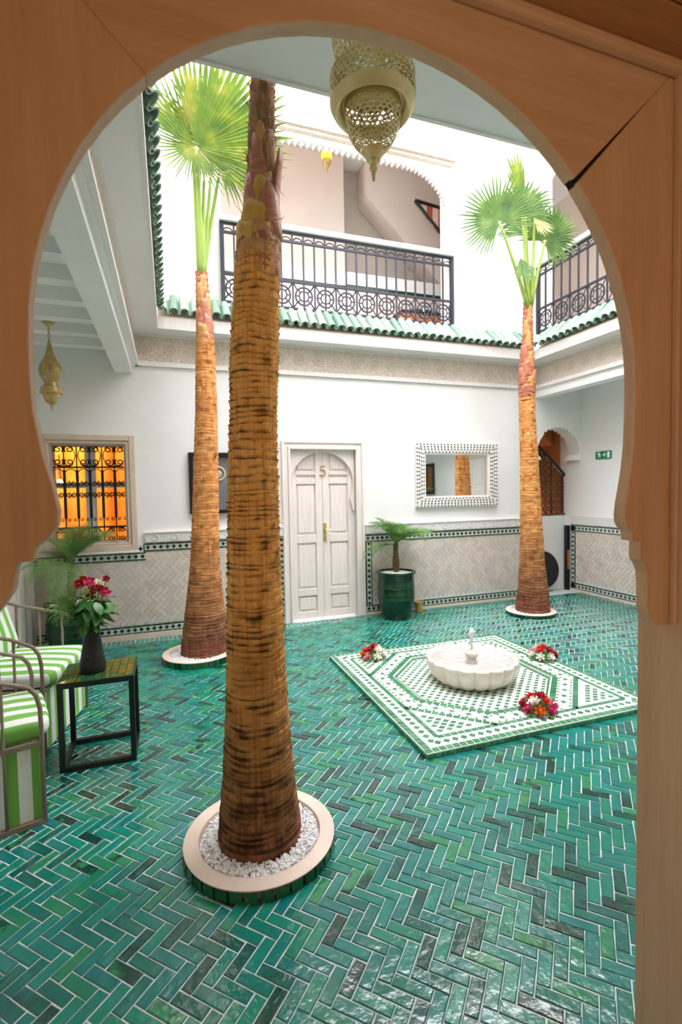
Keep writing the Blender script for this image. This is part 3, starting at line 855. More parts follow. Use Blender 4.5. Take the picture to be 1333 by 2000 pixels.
def spiral(cx, cz, r, a0, turns, sgn, yv, n=16):
    return [(cx+r*(1-.82*i/n)*cos(a0+sgn*turns*2*pi*i/n), yv, cz+r*(1-.82*i/n)*sin(a0+sgn*turns*2*pi*i/n)) for i in range(n+1)]
gr = thing('window_grille', 'black wrought iron grille with scrolls over the orange window', 'grille', (cxw, D+.06, WZ0))
gy = 0.0; gw = (WX1-WX0); gh = WZ1-WZ0
def G(mbx, nm): return obj(nm, mbx, M['iron'], gr)
m = MB()
for x in (-gw/2+.012, gw/2-.012): m.box(x-.01, x+.01, -.01, .01, 0, gh)
G(m, 'side_bar')
for z in (.012, gh*.16, gh*.77, gh-.012): G(MB().box(-gw/2, gw/2, -.009, .009, z-.009, z+.009), 'cross_bar')
nb = 6; st = gw/nb
for i in range(1, nb):
    x = -gw/2+i*st
    m = MB().box(x-.006, x+.006, -.006, .006, 0, gh)
    m.box(x-.013, x+.013, -.012, .012, gh*.25, gh*.74)
    G(m, 'bar')
for i in range(nb):
    x = -gw/2+(i+.5)*st; m = MB()
    for sg in (-1, 1):
        m.tube(spiral(x+sg*st*.24, gh*.60, st*.24, pi/2, 1.4, sg, 0), .0065, 4)
        m.tube(spiral(x+sg*st*.24, gh*.49, st*.24, -pi/2, 1.4, -sg, 0), .0065, 4)
        m.tube(spiral(x+sg*st*.26, gh*.24, st*.16, pi/2, 1.3, sg, 0), .004, 4)
    m.tube([(x+st*.46*cos(q*pi/8), 0, gh*.70+st*.46*sin(q*pi/8)) for q in range(9)], .005, 4)
    G(m, 'scroll')
for i in range(3):
    x = -gw/2+(2*i+1)*st; m = MB()
    for zc, rr in ((gh*.885, gh*.105), (gh*.082, gh*.07)):
        for q in range(4):
            a = pi/4+q*pi/2; rx, rz = st*.62*cos(a), rr*.62*sin(a)/.7
            m.tube(spiral(x+rx, zc+rz, min(st*.4, rr*.46), a+pi, 1.5, 1 if q % 2 else -1, 0), .0065, 4)
        m.tube([(x+st*.9*cos(q*pi/10), 0, zc+rr*sin(q*pi/10)) for q in range(20)], .005, 4, True)
    G(m, 'scroll')

# ------------------------------------------------------------------ double door no. 5
door = struct('door_1', MB(), None)
for w0, w1, y0 in ((.0, .03, .05), (.03, .075, .03), (.075, .105, .045)):
    x0, x1, zt = DX0-w0, DX1+w0, DZ-.04+w0
    dw = w1-w0
    obj('door_frame', MB().box(x0-dw, x0, D-y0, D+.02, 0, zt+dw).box(x1, x1+dw, D-y0, D+.02, 0, zt+dw).box(x0, x1, D-y0, D+.02, zt, zt+dw), M['door_wood'], door, bevel=.004)
mid = (DX0+DX1)/2+.0
for x0, x1, nm in ((DX0, mid-.003, 'L'), (mid+.003, DX1, 'R')):
    lf = obj('door_leaf', MB().box(x0+.001, x1-.001, D+.08, D+.105, .012, DZ), M['door_wood'], door)
    for z0, z1 in ((.012, .10), (.30, .385), (.96, 1.06), (1.69, 1.76), (1.80, 1.84)): obj('door_rail', MB().box(x0+.086, x1-.086, D+.056, D+.079, z0, z1), M['door_wood'], lf, bevel=.004)
    for xs in ((x0, x0+.085), (x1-.085, x1)): obj('door_stile', MB().box(xs[0], xs[1], D+.055, D+.079, .013, DZ-.001), M['door_wood'], lf, bevel=.004)
    for z0, z1 in ((.125, .275), (.41, .935), (1.085, 1.665), (1.87, 2.1)):
        obj('door_panel', MB().box(x0+.105, x1-.105, D+.064, D+.079, z0, z1), M['door_wood'], lf, bevel=.008)
# horseshoe spandrel
hc, hr, hz = mid, .40, 1.70
prof = [(hc+hr*cos(radians(a)), hz+hr*sin(radians(a))*.95) for a in range(0, 181, 6)]
prof = [(DX1, 1.33), (DX1-.03, 1.36), (DX1-.05, 1.44), (DX1-.065, 1.50), (hc+hr-.035, 1.52), (hc+hr-.012, 1.60)]+prof+[(hc-hr+.012, 1.60), (hc-hr+.035, 1.52), (DX0+.065, 1.50), (DX0+.05, 1.44), (DX0+.03, 1.36), (DX0, 1.33)]
sp = MB()
top = DZ-.03
half = len(prof)//2
sp.xz(prof[:half+1]+[(hc, top), (DX1, top)], D+.015, D+.05)
sp.xz(prof[half:]+[(DX0, top), (hc, top)], D+.015, D+.05)
obj('arch_spandrel', sp, M['door_wood'], door, bevel=.004)
# the number, as raised strokes
five = [(.034, .105), (-.02, .105), (-.026, .056), (0, .066), (.028, .052), (.036, .026), (.026, 0), (0, -.012), (-.026, -.004), (-.034, .01)]
obj('door_number', MB().tube([(mid+.005+x, D+.048, 1.80+z*1.05) for x, z in five], .008, 5), M['brass_dull'], door)
hd = obj('door_handle', MB().box(mid-.0, mid+.045, D+.048, D+.056, .98, 1.20), M['brass_dull'], door, bevel=.006)
obj('lever', MB().tube([(mid+.022, D+.05, 1.12), (mid+.022, D+.0, 1.12), (mid+.09, D-.002, 1.118)], .009, 6), M['brass'], hd)
obj('escutcheon', MB().tube([(mid+.03, D+.04, 1.02), (mid+.04, D+.03, .95)], .007, 6), M['brass'], hd)

# ------------------------------------------------------------------ mirror with zellij frame
X0, X1, Z0, Z1 = 3.07, 4.335, 1.36, 2.205
mr = thing('wall_mirror', 'rectangular mirror in a white frame studded with small dark tiles', 'mirror', ((X0+X1)/2, D-.03, Z0))
fw = .125
obj('frame', MB().box(X0, X1, D-.045, D, Z0, Z0+fw).box(X0, X1, D-.045, D, Z1-fw, Z1).box(X0, X0+fw, D-.045, D, Z0+fw, Z1-fw).box(X1-fw, X1, D-.045, D, Z0+fw, Z1-fw), M['zellij_white'], mr, world=True, bevel=.004)
ds = MB()
def dia(x, z, r): ds.xz([(x-r, z), (x, z-r), (x+r, z), (x, z+r)], D-.048, D-.044)
pit = .05
nx = int((X1-X0)/pit); nz = int((Z1-Z0)/pit)
for k, ins in enumerate((.013, .046, .079, .112)):
    r = .0125 if k in (0, 3) else .0135
    n = int((X1-X0-2*ins)/pit)
    for i in range(n+1):
        x = X0+ins+(X1-X0-2*ins)*(i+(.5 if k % 2 else 0))/n
        if x > X1-ins+.001: continue
        dia(x, Z0+ins, r); dia(x, Z1-ins, r)
    n = int((Z1-Z0-2*ins)/pit)
    for i in range(1, n):
        z = Z0+ins+(Z1-Z0-2*ins)*(i+(.5 if k % 2 else 0))/n
        if z > Z1-ins-.01: continue
        dia(X0+ins, z, r); dia(X1-ins, z, r)
stuff(obj('frame_tile', ds, mat('frame_dark_tile', S(70, 50, 52), rough=.35), mr, world=True))
obj('glass', MB().box(X0+fw-.005, X1-fw+.005, D-.02, D-.012, Z0+fw-.005, Z1-fw+.005), M['mirror'], mr, world=True)
obj('inner_bead', rim(X0+fw+.02, X1-fw-.02, Z0+fw+.02, Z1-fw-.02, .02, D-.035, D-.012), M['white_paint'], mr, world=True)

# ------------------------------------------------------------------ framed picture between the palms
pc = thing('picture_frame', 'dark framed picture with a pale round motif, between the two left palms', 'picture', (.56, D-.02, 1.365))
x0, x1, z0, z1 = .215, .90, 1.365, 2.06
obj('frame', rim(x0+.045, x1-.045, z0+.045, z1-.045, .045, D-.05, D), M['black'], pc, world=True, bevel=.004)
obj('mount', MB().box(x0+.04, x1-.04, D-.02, D, z0+.04, z1-.04), M['picture_mount'], pc, world=True)
obj('motif', MB().tube([(.54+.075*cos(q*pi/12), D-.022, 1.82+.075*sin(q*pi/12)) for q in range(24)], .012, 5, True).ball((.54, D-.022, 1.82), .04, 10, 6, (1, .2, 1)), M['picture_disc'], pc, world=True)
# what the mirror shows on the right gallery wall
pr = thing('picture_frame', 'tall dark picture with an ochre print seen in the mirror', 'picture', (XR-.02, 1.3, 1.48))
obj('frame', MB().box(XR-.04, XR, 1.10, 1.16, 1.48, 2.2).box(XR-.04, XR, 1.44, 1.50, 1.48, 2.2).box(XR-.04, XR, 1.16, 1.44, 2.13, 2.2).box(XR-.04, XR, 1.16, 1.44, 1.48, 1.55), M['black'], pr, world=True, bevel=.01)
obj('print', MB().box(XR-.015, XR, 1.16, 1.44, 1.55, 2.13), M['print_brown'], pr, world=True)
d3 = struct('door_3', MB().box(XR-.03, XR, 2.62, 2.72, 0, 2.3).box(XR-.03, XR, 3.45, 3.55, 0, 2.3).box(XR-.03, XR, 2.72, 3.45, 2.2, 2.3), M['frame_cream'])
obj('leaf', MB().box(XR-.015, XR, 2.72, 3.45, 0, 2.2), M['door_wood'], d3)
for z0, z1 in ((.15, .9), (1.05, 1.6), (1.68, 2.1)):
    for y0 in (2.78, 3.12): obj('door_panel', MB().box(XR-.024, XR-.015, y0, y0+.27, z0, z1), M['door_wood'], d3, bevel=.005)

# ------------------------------------------------------------------ exit sign
ex = thing('exit_sign', 'small green exit sign with running figure and arrow on the right wall', 'sign', (XR-.01, 5.42, 2.04))
bo_ = obj('board', MB().box(-.012, .012, -.13, .13, -.055, .055), M['sign_green'], ex, bevel=.002)
pg = MB()
def px_(y, z): return (-.0135, -y, z)
pg.tube([px_(-.075, .03), px_(-.06, .005), px_(-.075, -.03)], .007, 4).tube([px_(-.06, .005), px_(-.04, -.02)], .007, 4).tube([px_(-.095, .01), px_(-.068, .018), px_(-.04, .012)], .006, 4)
pg.ball(px_(-.07, .042), .01, 6, 4, (.3, 1, 1)).tube([px_(-.01, 0), px_(.04, 0)], .007, 4).tube([px_(.025, .02), px_(.045, 0), px_(.025, -.02)], .007, 4)
pg.box(-.0145, -.012, -.115, -.075, -.04, .04)
obj('pictogram', pg, M['sign_white'], bo_)

# ------------------------------------------------------------------ wood lattice of the stair
lt = thing('stair_balustrade', 'brown pierced wood stair balustrade under a slanting black handrail', 'railing', (5.5, 6.18, 1.155))
ps = .105
lat = MB()
def hr_z(x): return 2.36-(x-5.2)*.88-.03
for i in range(7):
    for j in range(12):
        cx, cz = 5.24+i*ps, 1.155+ps*(j+.5)
        if cz+ps*.3 > hr_z(cx): continue
        R1 = ps*.36
        lat.tube([(cx+R1*cos(q*pi/4+pi/8), 6.18, cz+R1*sin(q*pi/4+pi/8)) for q in range(8)], .011, 4, True)
        for q in range(4):
            a = q*pi/2; lat.tube([(cx+R1*cos(a), 6.18, cz+R1*sin(a)), (cx+ps*.5*cos(a), 6.18, cz+ps*.5*sin(a))], .010, 4)
            a += pi/4; lat.tube([(cx+R1*cos(a), 6.18, cz+R1*sin(a)), (cx+ps*.7*cos(a), 6.18, cz+ps*.7*sin(a))], .010, 4)
stuff(obj('lattice', lat, M['lattice'], lt, world=True))
for i in range(7):
    x = 5.24+(i-.5)*ps
    if i % 2 == 0: obj('lattice_post', MB().box(x-.012, x+.012, 6.16, 6.2, 1.155, hr_z(x)), M['lattice'], lt, world=True)
obj('bottom_rail', MB().box(5.15, XR, 6.15, 6.21, 1.155, 1.19), M['lattice'], lt, world=True)
obj('handrail', MB().tube([(5.05, 6.17, hr_z(5.05)+.03), (XR+.1, 6.17, hr_z(XR+.1)+.03)], .026, 6), M['black'], lt, world=True)
# black disc and narrow dark strip by the stair wall
dk = thing('black_tray', 'round black tray leaning on the low white stair wall', 'tray', (5.36, 6.06, .0))
obj('disc', MB().lathe([(.26, -.012), (.275, 0), (.26, .012)], 32).xf(Matrix.Translation((0, .0, .345)) @ Matrix.Rotation(radians(82), 4, 'X')), M['black'], dk)
obj('rim', MB().tube([(.27*cos(q*pi/16), .27*sin(q*pi/16), .0) for q in range(32)], .012, 5, True).xf(Matrix.Translation((0, 0, .345)) @ Matrix.Rotation(radians(82), 4, 'X')), M['black'], dk)
st_ = thing('folded_screen', 'thin dark folded board with a tan wood edge, by the stair', 'screen', (5.81, 6.075, 0))
obj('panel', MB().box(-.02, .038, -.03, .03, .0, 1.0), M['black'], st_)
obj('edge_strip', MB().box(-.012, .03, -.034, -.03, .32, .62), M['cabinet'], st_)

# ------------------------------------------------------------------ wooden horseshoe archway
A0, A1 = .90, .933     # panel faces
CX, CZ, CRad = .434, 1.843, .635
XJ = 1.197
XJ2_ = 2*CX-XJ
arch = thing('wooden_archway', 'pale wood horseshoe archway filling the foreground opening', 'archway', (CX, .93, 0))
low = [(1.069, 1.80), (1.0655, 1.70), (1.058, 1.64), (1.049, 1.595), (1.041, 1.56), (1.0365, 1.53), (1.0385, 1.513), (1.045, 1.50), (1.061, 1.485), (1.0625, 1.465), (1.088, 1.464), (1.088, 1.418),
       (1.101, 1.404), (1.110, 1.385), (1.113, 1.35), (1.113, 1.298), (1.121, 1.272), (1.134, 1.254), (1.147, 1.248), (XJ, 1.245)]
def circ(a): return (CX+CRad*cos(radians(a)), CZ+CRad*sin(radians(a)))
ra = [circ(a) for a in range(44, -1, -4)]
rgt = ra+low
joint_out = (XJ, 2.606)
pR = rgt+[(XJ, 2.606), (XJ-.09, 2.516)]       # the crack runs along this mitre
top_arc = [circ(a) for a in range(45, 136, 5)]
mx = lambda p: (2*CX-p[0], p[1])
pT = top_arc+[mx(joint_out), joint_out]
lowL = [(-.2015, 1.80), (-.2, 1.736), (-.189, 1.665), (-.176, 1.61), (-.170, 1.575), (-.173, 1.552), (-.184, 1.534), (-.197, 1.524), (-.205, 1.518), (-.207, 1.497), (-.230, 1.495), (-.2345, 1.475), (-.237, 1.457), (-.241, 1.447), (-.256, 1.423), (-.29, 1.385), (XJ2_, 1.36)]
lft = [mx(p) for p in [circ(a) for a in range(45, -1, -5)]]+lowL
pL = lft[::-1]+[(circ(135)[0], circ(135)[1]), mx(joint_out)]
pL = [mx(joint_out)]+lft[::-1]
def board(name, poly, m, parts=None):
    mbx = MB()
    mbx.xz(poly, A0, A1)
    return obj(name, mbx, m, arch, world=True, bevel=.0025)
board('top_board', pT, M['wood_h'])
board('right_board', pR, M['wood_v'])
board('left_board', pL, M['wood_v'])
obj('joint_tongue', MB().xz([circ(43.3), circ(46), (1.16, 2.585), (1.185, 2.585)], A0+.012, A1-.004), M['crack'], arch, world=True)  # tongue behind the gap, coloured near black to stand in for shade
XJ2 = 2*CX-XJ
obj('jamb_board', MB().box(XJ, XJ+.043, .66, .995, 0, 2.64), M['wood_v'], arch, world=True)
obj('jamb_board', MB().box(XJ+.006, XJ+.043, .5, .657, 0, 2.64), M['wood_v'], arch, world=True)
obj('jamb_board', MB().box(XJ2-.037, XJ2, .5, .995, 0, 2.64), M['wood_v'], arch, world=True)
for y0, y1 in ((.5, .62), (.624, .78), (.784, .995)):
    obj('lintel_plank', MB().box(XJ2, XJ, y0, y1, 2.606, 2.65), M['wood_dark'], arch, world=True, bevel=.003)
obj('bead_moulding', MB().box(XJ2, XJ, .872, .9, 2.578, 2.606), M['wood_h'], arch, world=True, bevel=.008)
for x in (XJ-.012, XJ2): obj('bead_moulding', MB().box(x, x+.012, .882, .9, 1.25 if x > 0 else 1.25, 2.58), M['wood_v'], arch, world=True, bevel=.004)

# ------------------------------------------------------------------ palms in tiled planters
def interp(tab, z):
    if z <= tab[0][0]: return tab[0][1:]
    for a, b2 in zip(tab[:-1], tab[1:]):
        if z <= b2[0]:
            f = (z-a[0])/(b2[0]-a[0]); f2 = f
            return tuple(a[i]+(b2[i]-a[i])*f2 for i in (1, 2))
    return tab[-1][1:]
def trunk_mesh(tab, z0, z1, n, step, yc, seed, rough=.004):
    m = MB(); vs = []; fs = []; m.attr = []
    R = random.Random(seed); z = z0
    rings = []
    while z < z1:
        h = step*R.uniform(.6, 1.5); d = R.choice((.3, .7, 1, 1, 1.2))
        rings += [(z, -.3, d*.5), (z+h*.25, .3, 0), (z+h*.7, 1, 0), (z+h*.84, 1.1, d)]; z += h
    for z, lip, dark in rings:
        cx, r = interp(tab, z)
        for i in range(n):
            t = 2*pi*i/n
            q = noise.noise(Vector((cos(t)*1.3, sin(t)*1.3, z*7+seed)))
            q2 = noise.noise(Vector((cos(t)*7, sin(t)*7, z*30+seed)))
            q3 = noise.noise(Vector((cos(t)*2.2, sin(t)*2.2, z*22+seed*3)))
            rr = r+rough*lip+q2*rough*1.2+max(0, q3)*rough*1.3*max(0, lip)
            vs.append((cx+rr*cos(t), yc+rr*sin(t), z+q*step*.34+q2*step*.12))
            m.attr.append(max(0, min(1, dark*(.75+q3*1.5)+max(0, q3-.28)*1.6)))
    for k in range(len(rings)-1):
        for i in range(n):
            j = (i+1) % n; fs.append((k*n+i, k*n+j, (k+1)*n+j, (k+1)*n+i))
    fs.append(tuple((len(rings)-1)*n+i for i in range(n)))
    return m.add(vs, fs)
def shard(m, cx, yc, ang, z0, r, w, h, lift, tip=.1, n=5):
    """a torn leaf base hugging the trunk, opening outward toward its tip"""
    vs = []
    for k in range(n+1):
        f = k/n; ww = w*(1-f**1.6*(1-tip)); rr = r+.004+lift*f**2
        for s in (-1, -.33, .33, 1):
            a = ang+s*ww/r/2
            vs.append((cx+rr*cos(a), yc+rr*sin(a), z0+h*f+.012*sin(5*a+z0*40)))
    o = len(vs)
    vs2 = [(p[0]-.006*cos(ang), p[1]-.006*sin(ang), p[2]) for p in vs]
    fs = []
    for k in range(n):
        for i in range(3):
            a = k*4+i; fs += [(a, a+1, a+5, a+4), (o+a+1, o+a, o+a+4, o+a+5)]
        fs += [(k*4, k*4+4, o+k*4+4, o+k*4), (k*4+3, o+k*4+3, o+k*4+7, k*4+7)]
    fs += [(n*4, n*4+1, o+n*4+1, o+n*4), (n*4+1, n*4+2, o+n*4+2, o+n*4+1), (n*4+2, n*4+3, o+n*4+3, o+n*4+2), (0, o, o+1, 1), (1, o+1, o+2, 2), (2, o+2, o+3, 3)]
    return m.add(vs+vs2, fs)
def fan_leaf(R, seed, spread=300, nseg=46, droop=.25, split=.6, fold=0.0):
    """palmate leaf in the local xz plane, hub at the origin, growing up (+z), facing -y"""
    rr = random.Random(seed); m = MB()
    for k in range(nseg):
        th = radians(90-spread/2+spread*(k+.5)/nseg)
        L = R*(1-.30*abs(2*(k+.5)/nseg-1)**2)*rr.uniform(.9, 1.06)
        dth = radians(spread/nseg)/2*1.02
        bend = rr.uniform(.3, 1.0)*droop
        cfold = fold*(abs(2*(k+.5)/nseg-1))
        secs = []
        for f in (.04, .3, split, .8, 1.0):
            r = L*f
            w = r*math.tan(dth) if f <= split else L*split*math.tan(dth)*(1-(f-split)/(1-split))*1.0+.0012
            dz = -bend*L*max(0, f-.45)**2*2
            ty = (f**1.5)*(-.12*R)+rr.uniform(-.01, .01)*f + cfold*f*R
            secs.append((r, w, dz, ty))
        vs = []
        for r, w, dz, ty in secs:
            c, s = cos(th), sin(th)
            for q in (-1, 0, 1):
                vs.append((r*c-q*w*s, ty+(.32*w if q == 0 else -.1*w), r*s+q*w*c+dz))
        fs = []
        for a in range(4):
            for i in range(2): fs.append((a*3+i, a*3+i+1, a*3+4+i, a*3+3+i))
        m.add(vs, fs)
    return m
def leaf_on(parent, hub, base, R, seed, aim, m, roll=0, tilt=0, **k):
    """leaf blade + its petiole; aim = rotation about z of the blade facing"""
    fm = fan_leaf(R, seed, **k)
    rot = Matrix.Rotation(aim, 4, 'Z') @ Matrix.Rotation(roll, 4, 'Y') @ Matrix.Rotation(tilt, 4, 'X')
    fm.xf(Matrix.Translation(hub) @ rot)
    o = obj('frond', fm, m, parent, world=True)
    b2 = Vector(base); h = Vector(hub)
    mid_ = (b2+h)/2+Vector((0, 0, .04))
    pts = [b2*(1-t)**2+mid_*2*t*(1-t)+h*t*t for t in [i/8 for i in range(9)]]
    obj('petiole', MB().tube(pts, [.03*(1-.62*i/8) for i in range(9)], 6), M['petiole'], o, smooth=True, world=True)
    return o
def planter(cx, cy, r, h, npeb, label, parent_group, ntile):
    t = thing('round_planter', label, 'planter', (cx, cy, 0), 0)
    obj('rim', MB().lathe([(r-.02, .0), (r-.02, h-.012), (r, h-.012), (r+.003, h-.004), (r-.004, h), (r-.062, h), (r-.066, h-.01), (r-.066, 0)], 64), M['rim_stone'], t, smooth=True, sharp=40)
    n = ntile; w = 2*pi/n; dt = .085*w
    def curved():
        m = MB(); vs = []
        for rr in (r-.021, r+.004):
            for z in (0, h-.012):
                for q in range(4):
                    a = -w/2+dt+(w-2*dt)*q/3; vs.append((rr*cos(a), rr*sin(a), z))
        fs = []
        for q in range(3):
            fs += [(8+q, 8+q+1, 8+4+q+1, 8+4+q), (4+q, 4+q+1, q+1, q)[::1], (4+q, 12+q, 12+q+1, 4+q+1), (q, q+1, 8+q+1, 8+q)]
        fs += [(0, 8, 12, 4), (3, 7, 15, 11)]
        return m.add(vs, fs).mesh('tile', M['planter_tile'])
    cm = curved()
    for i in range(n): link('tile', cm, t, (0, 0, 0), (0, 0, i*w))
    R = random.Random(int(cx*100)+5); pb = MB()
    pb_big = MB().lathe([(r-.066, h-.03), (.02, h-.022)], 32); 
    obj('pebble_bed', pb_big, M['pebble'], t)
    base = MB().ball((0, 0, 0), 1, 5, 3)
    for i in range(npeb):
        rr = sqrt(R.uniform(.12**2, (r-.075)**2)); a = R.uniform(0, 2*pi)
        s = R.uniform(.0045, .0095); sx, sy, sz = s*R.uniform(.8, 1.5), s*R.uniform(.7, 1.1), s*R.uniform(.6, 1)
        m4 = Matrix.Translation((rr*cos(a), rr*sin(a), h-.018+R.uniform(0, .012))) @ Matrix.Rotation(R.uniform(0, 6), 4, 'Z') @ Matrix.Rotation(R.gauss(0, .5), 4, 'X') @ Matrix.Diagonal((sx, sy, sz, 1))
        pb.add([m4 @ Vector(p) for p in base.v], base.f)
    stuff(obj('pebbles', pb, M['pebble'], t))
    return t

P1 = [(-.021, .341, .195), (.11, .345, .179), (.349, .344, .154), (.586, .345, .139), (.821, .345, .128), (1.054, .347, .122), (1.284, .349, .116), (1.512, .351, .111), (1.74, .355, .106), (1.965, .363, .101), (2.189, .371, .102), (2.411, .385, .097), (2.633, .399, .092), (2.744, .406, .083), (2.856, .422, .07), (3.008, .423, .058), (3.183, .429, .053), (3.422, .443, .048), (3.8, .46, .046)]
P2 = [(.0, .272, .218), (.167, .277, .209), (.418, .294, .19), (.669, .301, .161), (.92, .307, .136), (1.417, .327, .122), (1.913, .346, .112), (2.404, .362, .1), (2.891, .368, .088), (3.182, .372, .078), (3.373, .363, .064), (3.66, .355, .052)]
P3 = [(.0, 4.317, .212), (.113, 4.317, .204), (.31, 4.321, .182), (.638, 4.31, .147), (1.289, 4.29, .124), (1.933, 4.268, .106), (2.569, 4.234, .091), (2.885, 4.233, .098), (3.2, 4.233, .08), (3.514, 4.25, .056), (3.826, 4.25, .05)]
planter(.345, 2.2, .335, .055, 2600, 'round tiled planter of white pebbles around the near thick palm', '', 34)
planter(.225, 4.95, .335, .065, 1300, 'round tiled planter of white pebbles around the palm at left', '', 34)
planter(4.285, 5.08, .30, .05, 900, 'round tiled planter of white pebbles around the palm at right', '', 32)

# near palm
p1 = thing('palm_tree', 'thick near palm trunk ringed dark brown, in front of the door', 'palm', (.345, 2.2, .03))
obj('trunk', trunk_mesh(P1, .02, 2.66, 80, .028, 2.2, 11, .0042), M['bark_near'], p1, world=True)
obj('upper_stem', trunk_mesh(P1, 2.62, 3.75, 48, .06, 2.2, 12, .004), M['fibre'], p1, world=True)
front = -pi/2-.15
SH = [(2.50, .20, .16, .006, -.25, 'husk_tan', .8), (2.54, .2, .16, .005, .6, 'husk_red', .7), (2.585, .17, .16, .006, -.8, 'husk_yellow', .6), (2.60, .2, .14, .006, .1, 'husk_tan', .85), (2.66, .15, .16, .008, 1.1, 'husk_tan', .5), (2.68, .17, .15, .005, -.35, 'husk_yellow', .55),
      (2.70, .15, .24, .003, .5, 'husk_red', .5), (2.73, .15, .22, .004, -1.1, 'husk_red', .4), (2.78, .12, .15, .005, -.1, 'husk_yellow', .4), (2.83, .10, .13, .006, .35, 'husk_yellow', .3), (2.86, .10, .26, .003, -.35, 'husk_red', .25), (2.82, .055, .23, .04, 1.05, 'husk_red', .5), (2.80, .07, .2, .012, 2.0, 'husk_tan', .3), (2.97, .09, .2, .003, .0, 'husk_tan', .2), (2.92, .10, .24, .002, .7, 'fibre', .4), (3.05, .09, .25, .003, -.6, 'fibre', .4)]
for z0, w, h, lift, da, mm, tp in SH:
    cx, r = interp(P1, z0+.02); m = MB(); shard(m, interp(P1, z0+h*.6)[0], 2.2, front+da, z0, r, w, h, lift-(r-interp(P1, z0+h)[1])*.85, tp)
    o = obj('leaf_base', m, M[mm], p1, smooth=True, world=True)
fb_ = MB(); R = random.Random(4)
for i in range(150):
    z = R.uniform(2.75, 3.6); cx, r = interp(P1, z); a = R.uniform(0, 2*pi); l = R.uniform(.03, .09)
    p = Vector((cx+r*cos(a), 2.2+r*sin(a), z)); q = p+Vector((cos(a)*l*.45, sin(a)*l*.45, R.uniform(-.3, 1)*l))
    fb_.tube([p, (p+q)/2+Vector((0, 0, .006)), q], [.0022, .0016, .0006], 3)
for i in range(220):
    z = R.uniform(.1, 2.6); cx, r = interp(P1, z); a = R.uniform(0, 2*pi); l = R.uniform(.008, .018)
    p = Vector((cx+r*cos(a), 2.2+r*sin(a), z)); q = p+Vector((cos(a)*l, sin(a)*l, R.uniform(-.3, .5)*l))
    fb_.tube([p, q], [.0016, .0006], 3)
stuff(obj('fibre_strands', fb_, M['fibre'], p1, world=True))
for k in range(5):
    a = .35+k*.6
    hub = (.62+.35*cos(a), 2.75+.3*sin(a), 4.7+.1*k)
    leaf_on(p1, hub, (.46, 2.2, 3.72), .55, 60+k, a+pi/2, M['fan_leaf'], tilt=-.6, nseg=36)

# left palm with one big bright fan
p2 = thing('palm_tree', 'left slender palm with a bright green fan leaf, behind the near trunk', 'palm', (.285, 4.95, .03))
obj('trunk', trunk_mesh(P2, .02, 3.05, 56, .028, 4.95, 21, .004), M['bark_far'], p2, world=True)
obj('upper_stem', trunk_mesh(P2, 3.03, 3.68, 32, .05, 4.95, 22, .005), M['husk_red'], p2, world=True)
for z0, w, h, lift, da, mm in ((3.0, .14, .2, .012, -.2, 'husk_tan'), (3.06, .12, .22, .012, .5, 'husk_red'), (3.14, .12, .2, .012, -.8, 'husk_red'), (3.22, .1, .2, .014, .1, 'husk_red'), (3.3, .09, .18, .014, .7, 'husk_tan'), (3.38, .08, .2, .012, -.4, 'husk_tan'), (3.46, .08, .2, .015, .2, 'husk_tan')):
    cx, r = interp(P2, z0+.02); m = MB(); shard(m, cx, 4.95, front+da, z0, r, w, h, lift*.6-(r-interp(P2, z0+h)[1])*.7, .45)
    obj('leaf_base', m, M[mm], p2, smooth=True, world=True)
B2 = (.36, 4.95, 3.62)
leaf_on(p2, (.33, 4.80, 4.76), B2, .95, 5, -.02, M['fan_leaf'], tilt=.12, roll=1.0, spread=150, nseg=34, droop=.12, split=.68)
leaf_on(p2, (.325, 4.79, 4.75), (.35, 4.94, 3.62), .58, 25, 0, M['fan_leaf'], tilt=.1, roll=-1.85, spread=140, nseg=24, droop=.5, split=.34)
leaf_on(p2, (.335, 4.80, 4.75), (.37, 4.94, 3.62), .56, 26, 0, M['fan_leaf'], tilt=.1, roll=2.55, spread=80, nseg=16, droop=.3, split=.4)
leaf_on(p2, (.30, 4.86, 4.80), (.34, 4.95, 3.62), .86, 27, 0, M['fan_leaf'], tilt=-.1, roll=-.72, spread=62, nseg=12, droop=.2, split=.4)
leaf_on(p2, (.50, 5.02, 4.90), (.37, 4.97, 3.62), .72, 6, .35, M['fan_leaf'], tilt=-.1, roll=.5, spread=280, nseg=46, droop=.3)
leaf_on(p2, (.62, 5.10, 5.05), (.36, 4.99, 3.62), .62, 8, -.2, M['fan_leaf'], tilt=-.35, roll=.5, spread=260, nseg=44)
leaf_on(p2, (.40, 4.86, 4.62), (.365, 4.93, 3.62), .34, 9, .2, M['fan_leaf_dry'], tilt=.7, roll=2.5, spread=120, nseg=14, droop=.2, split=.4)

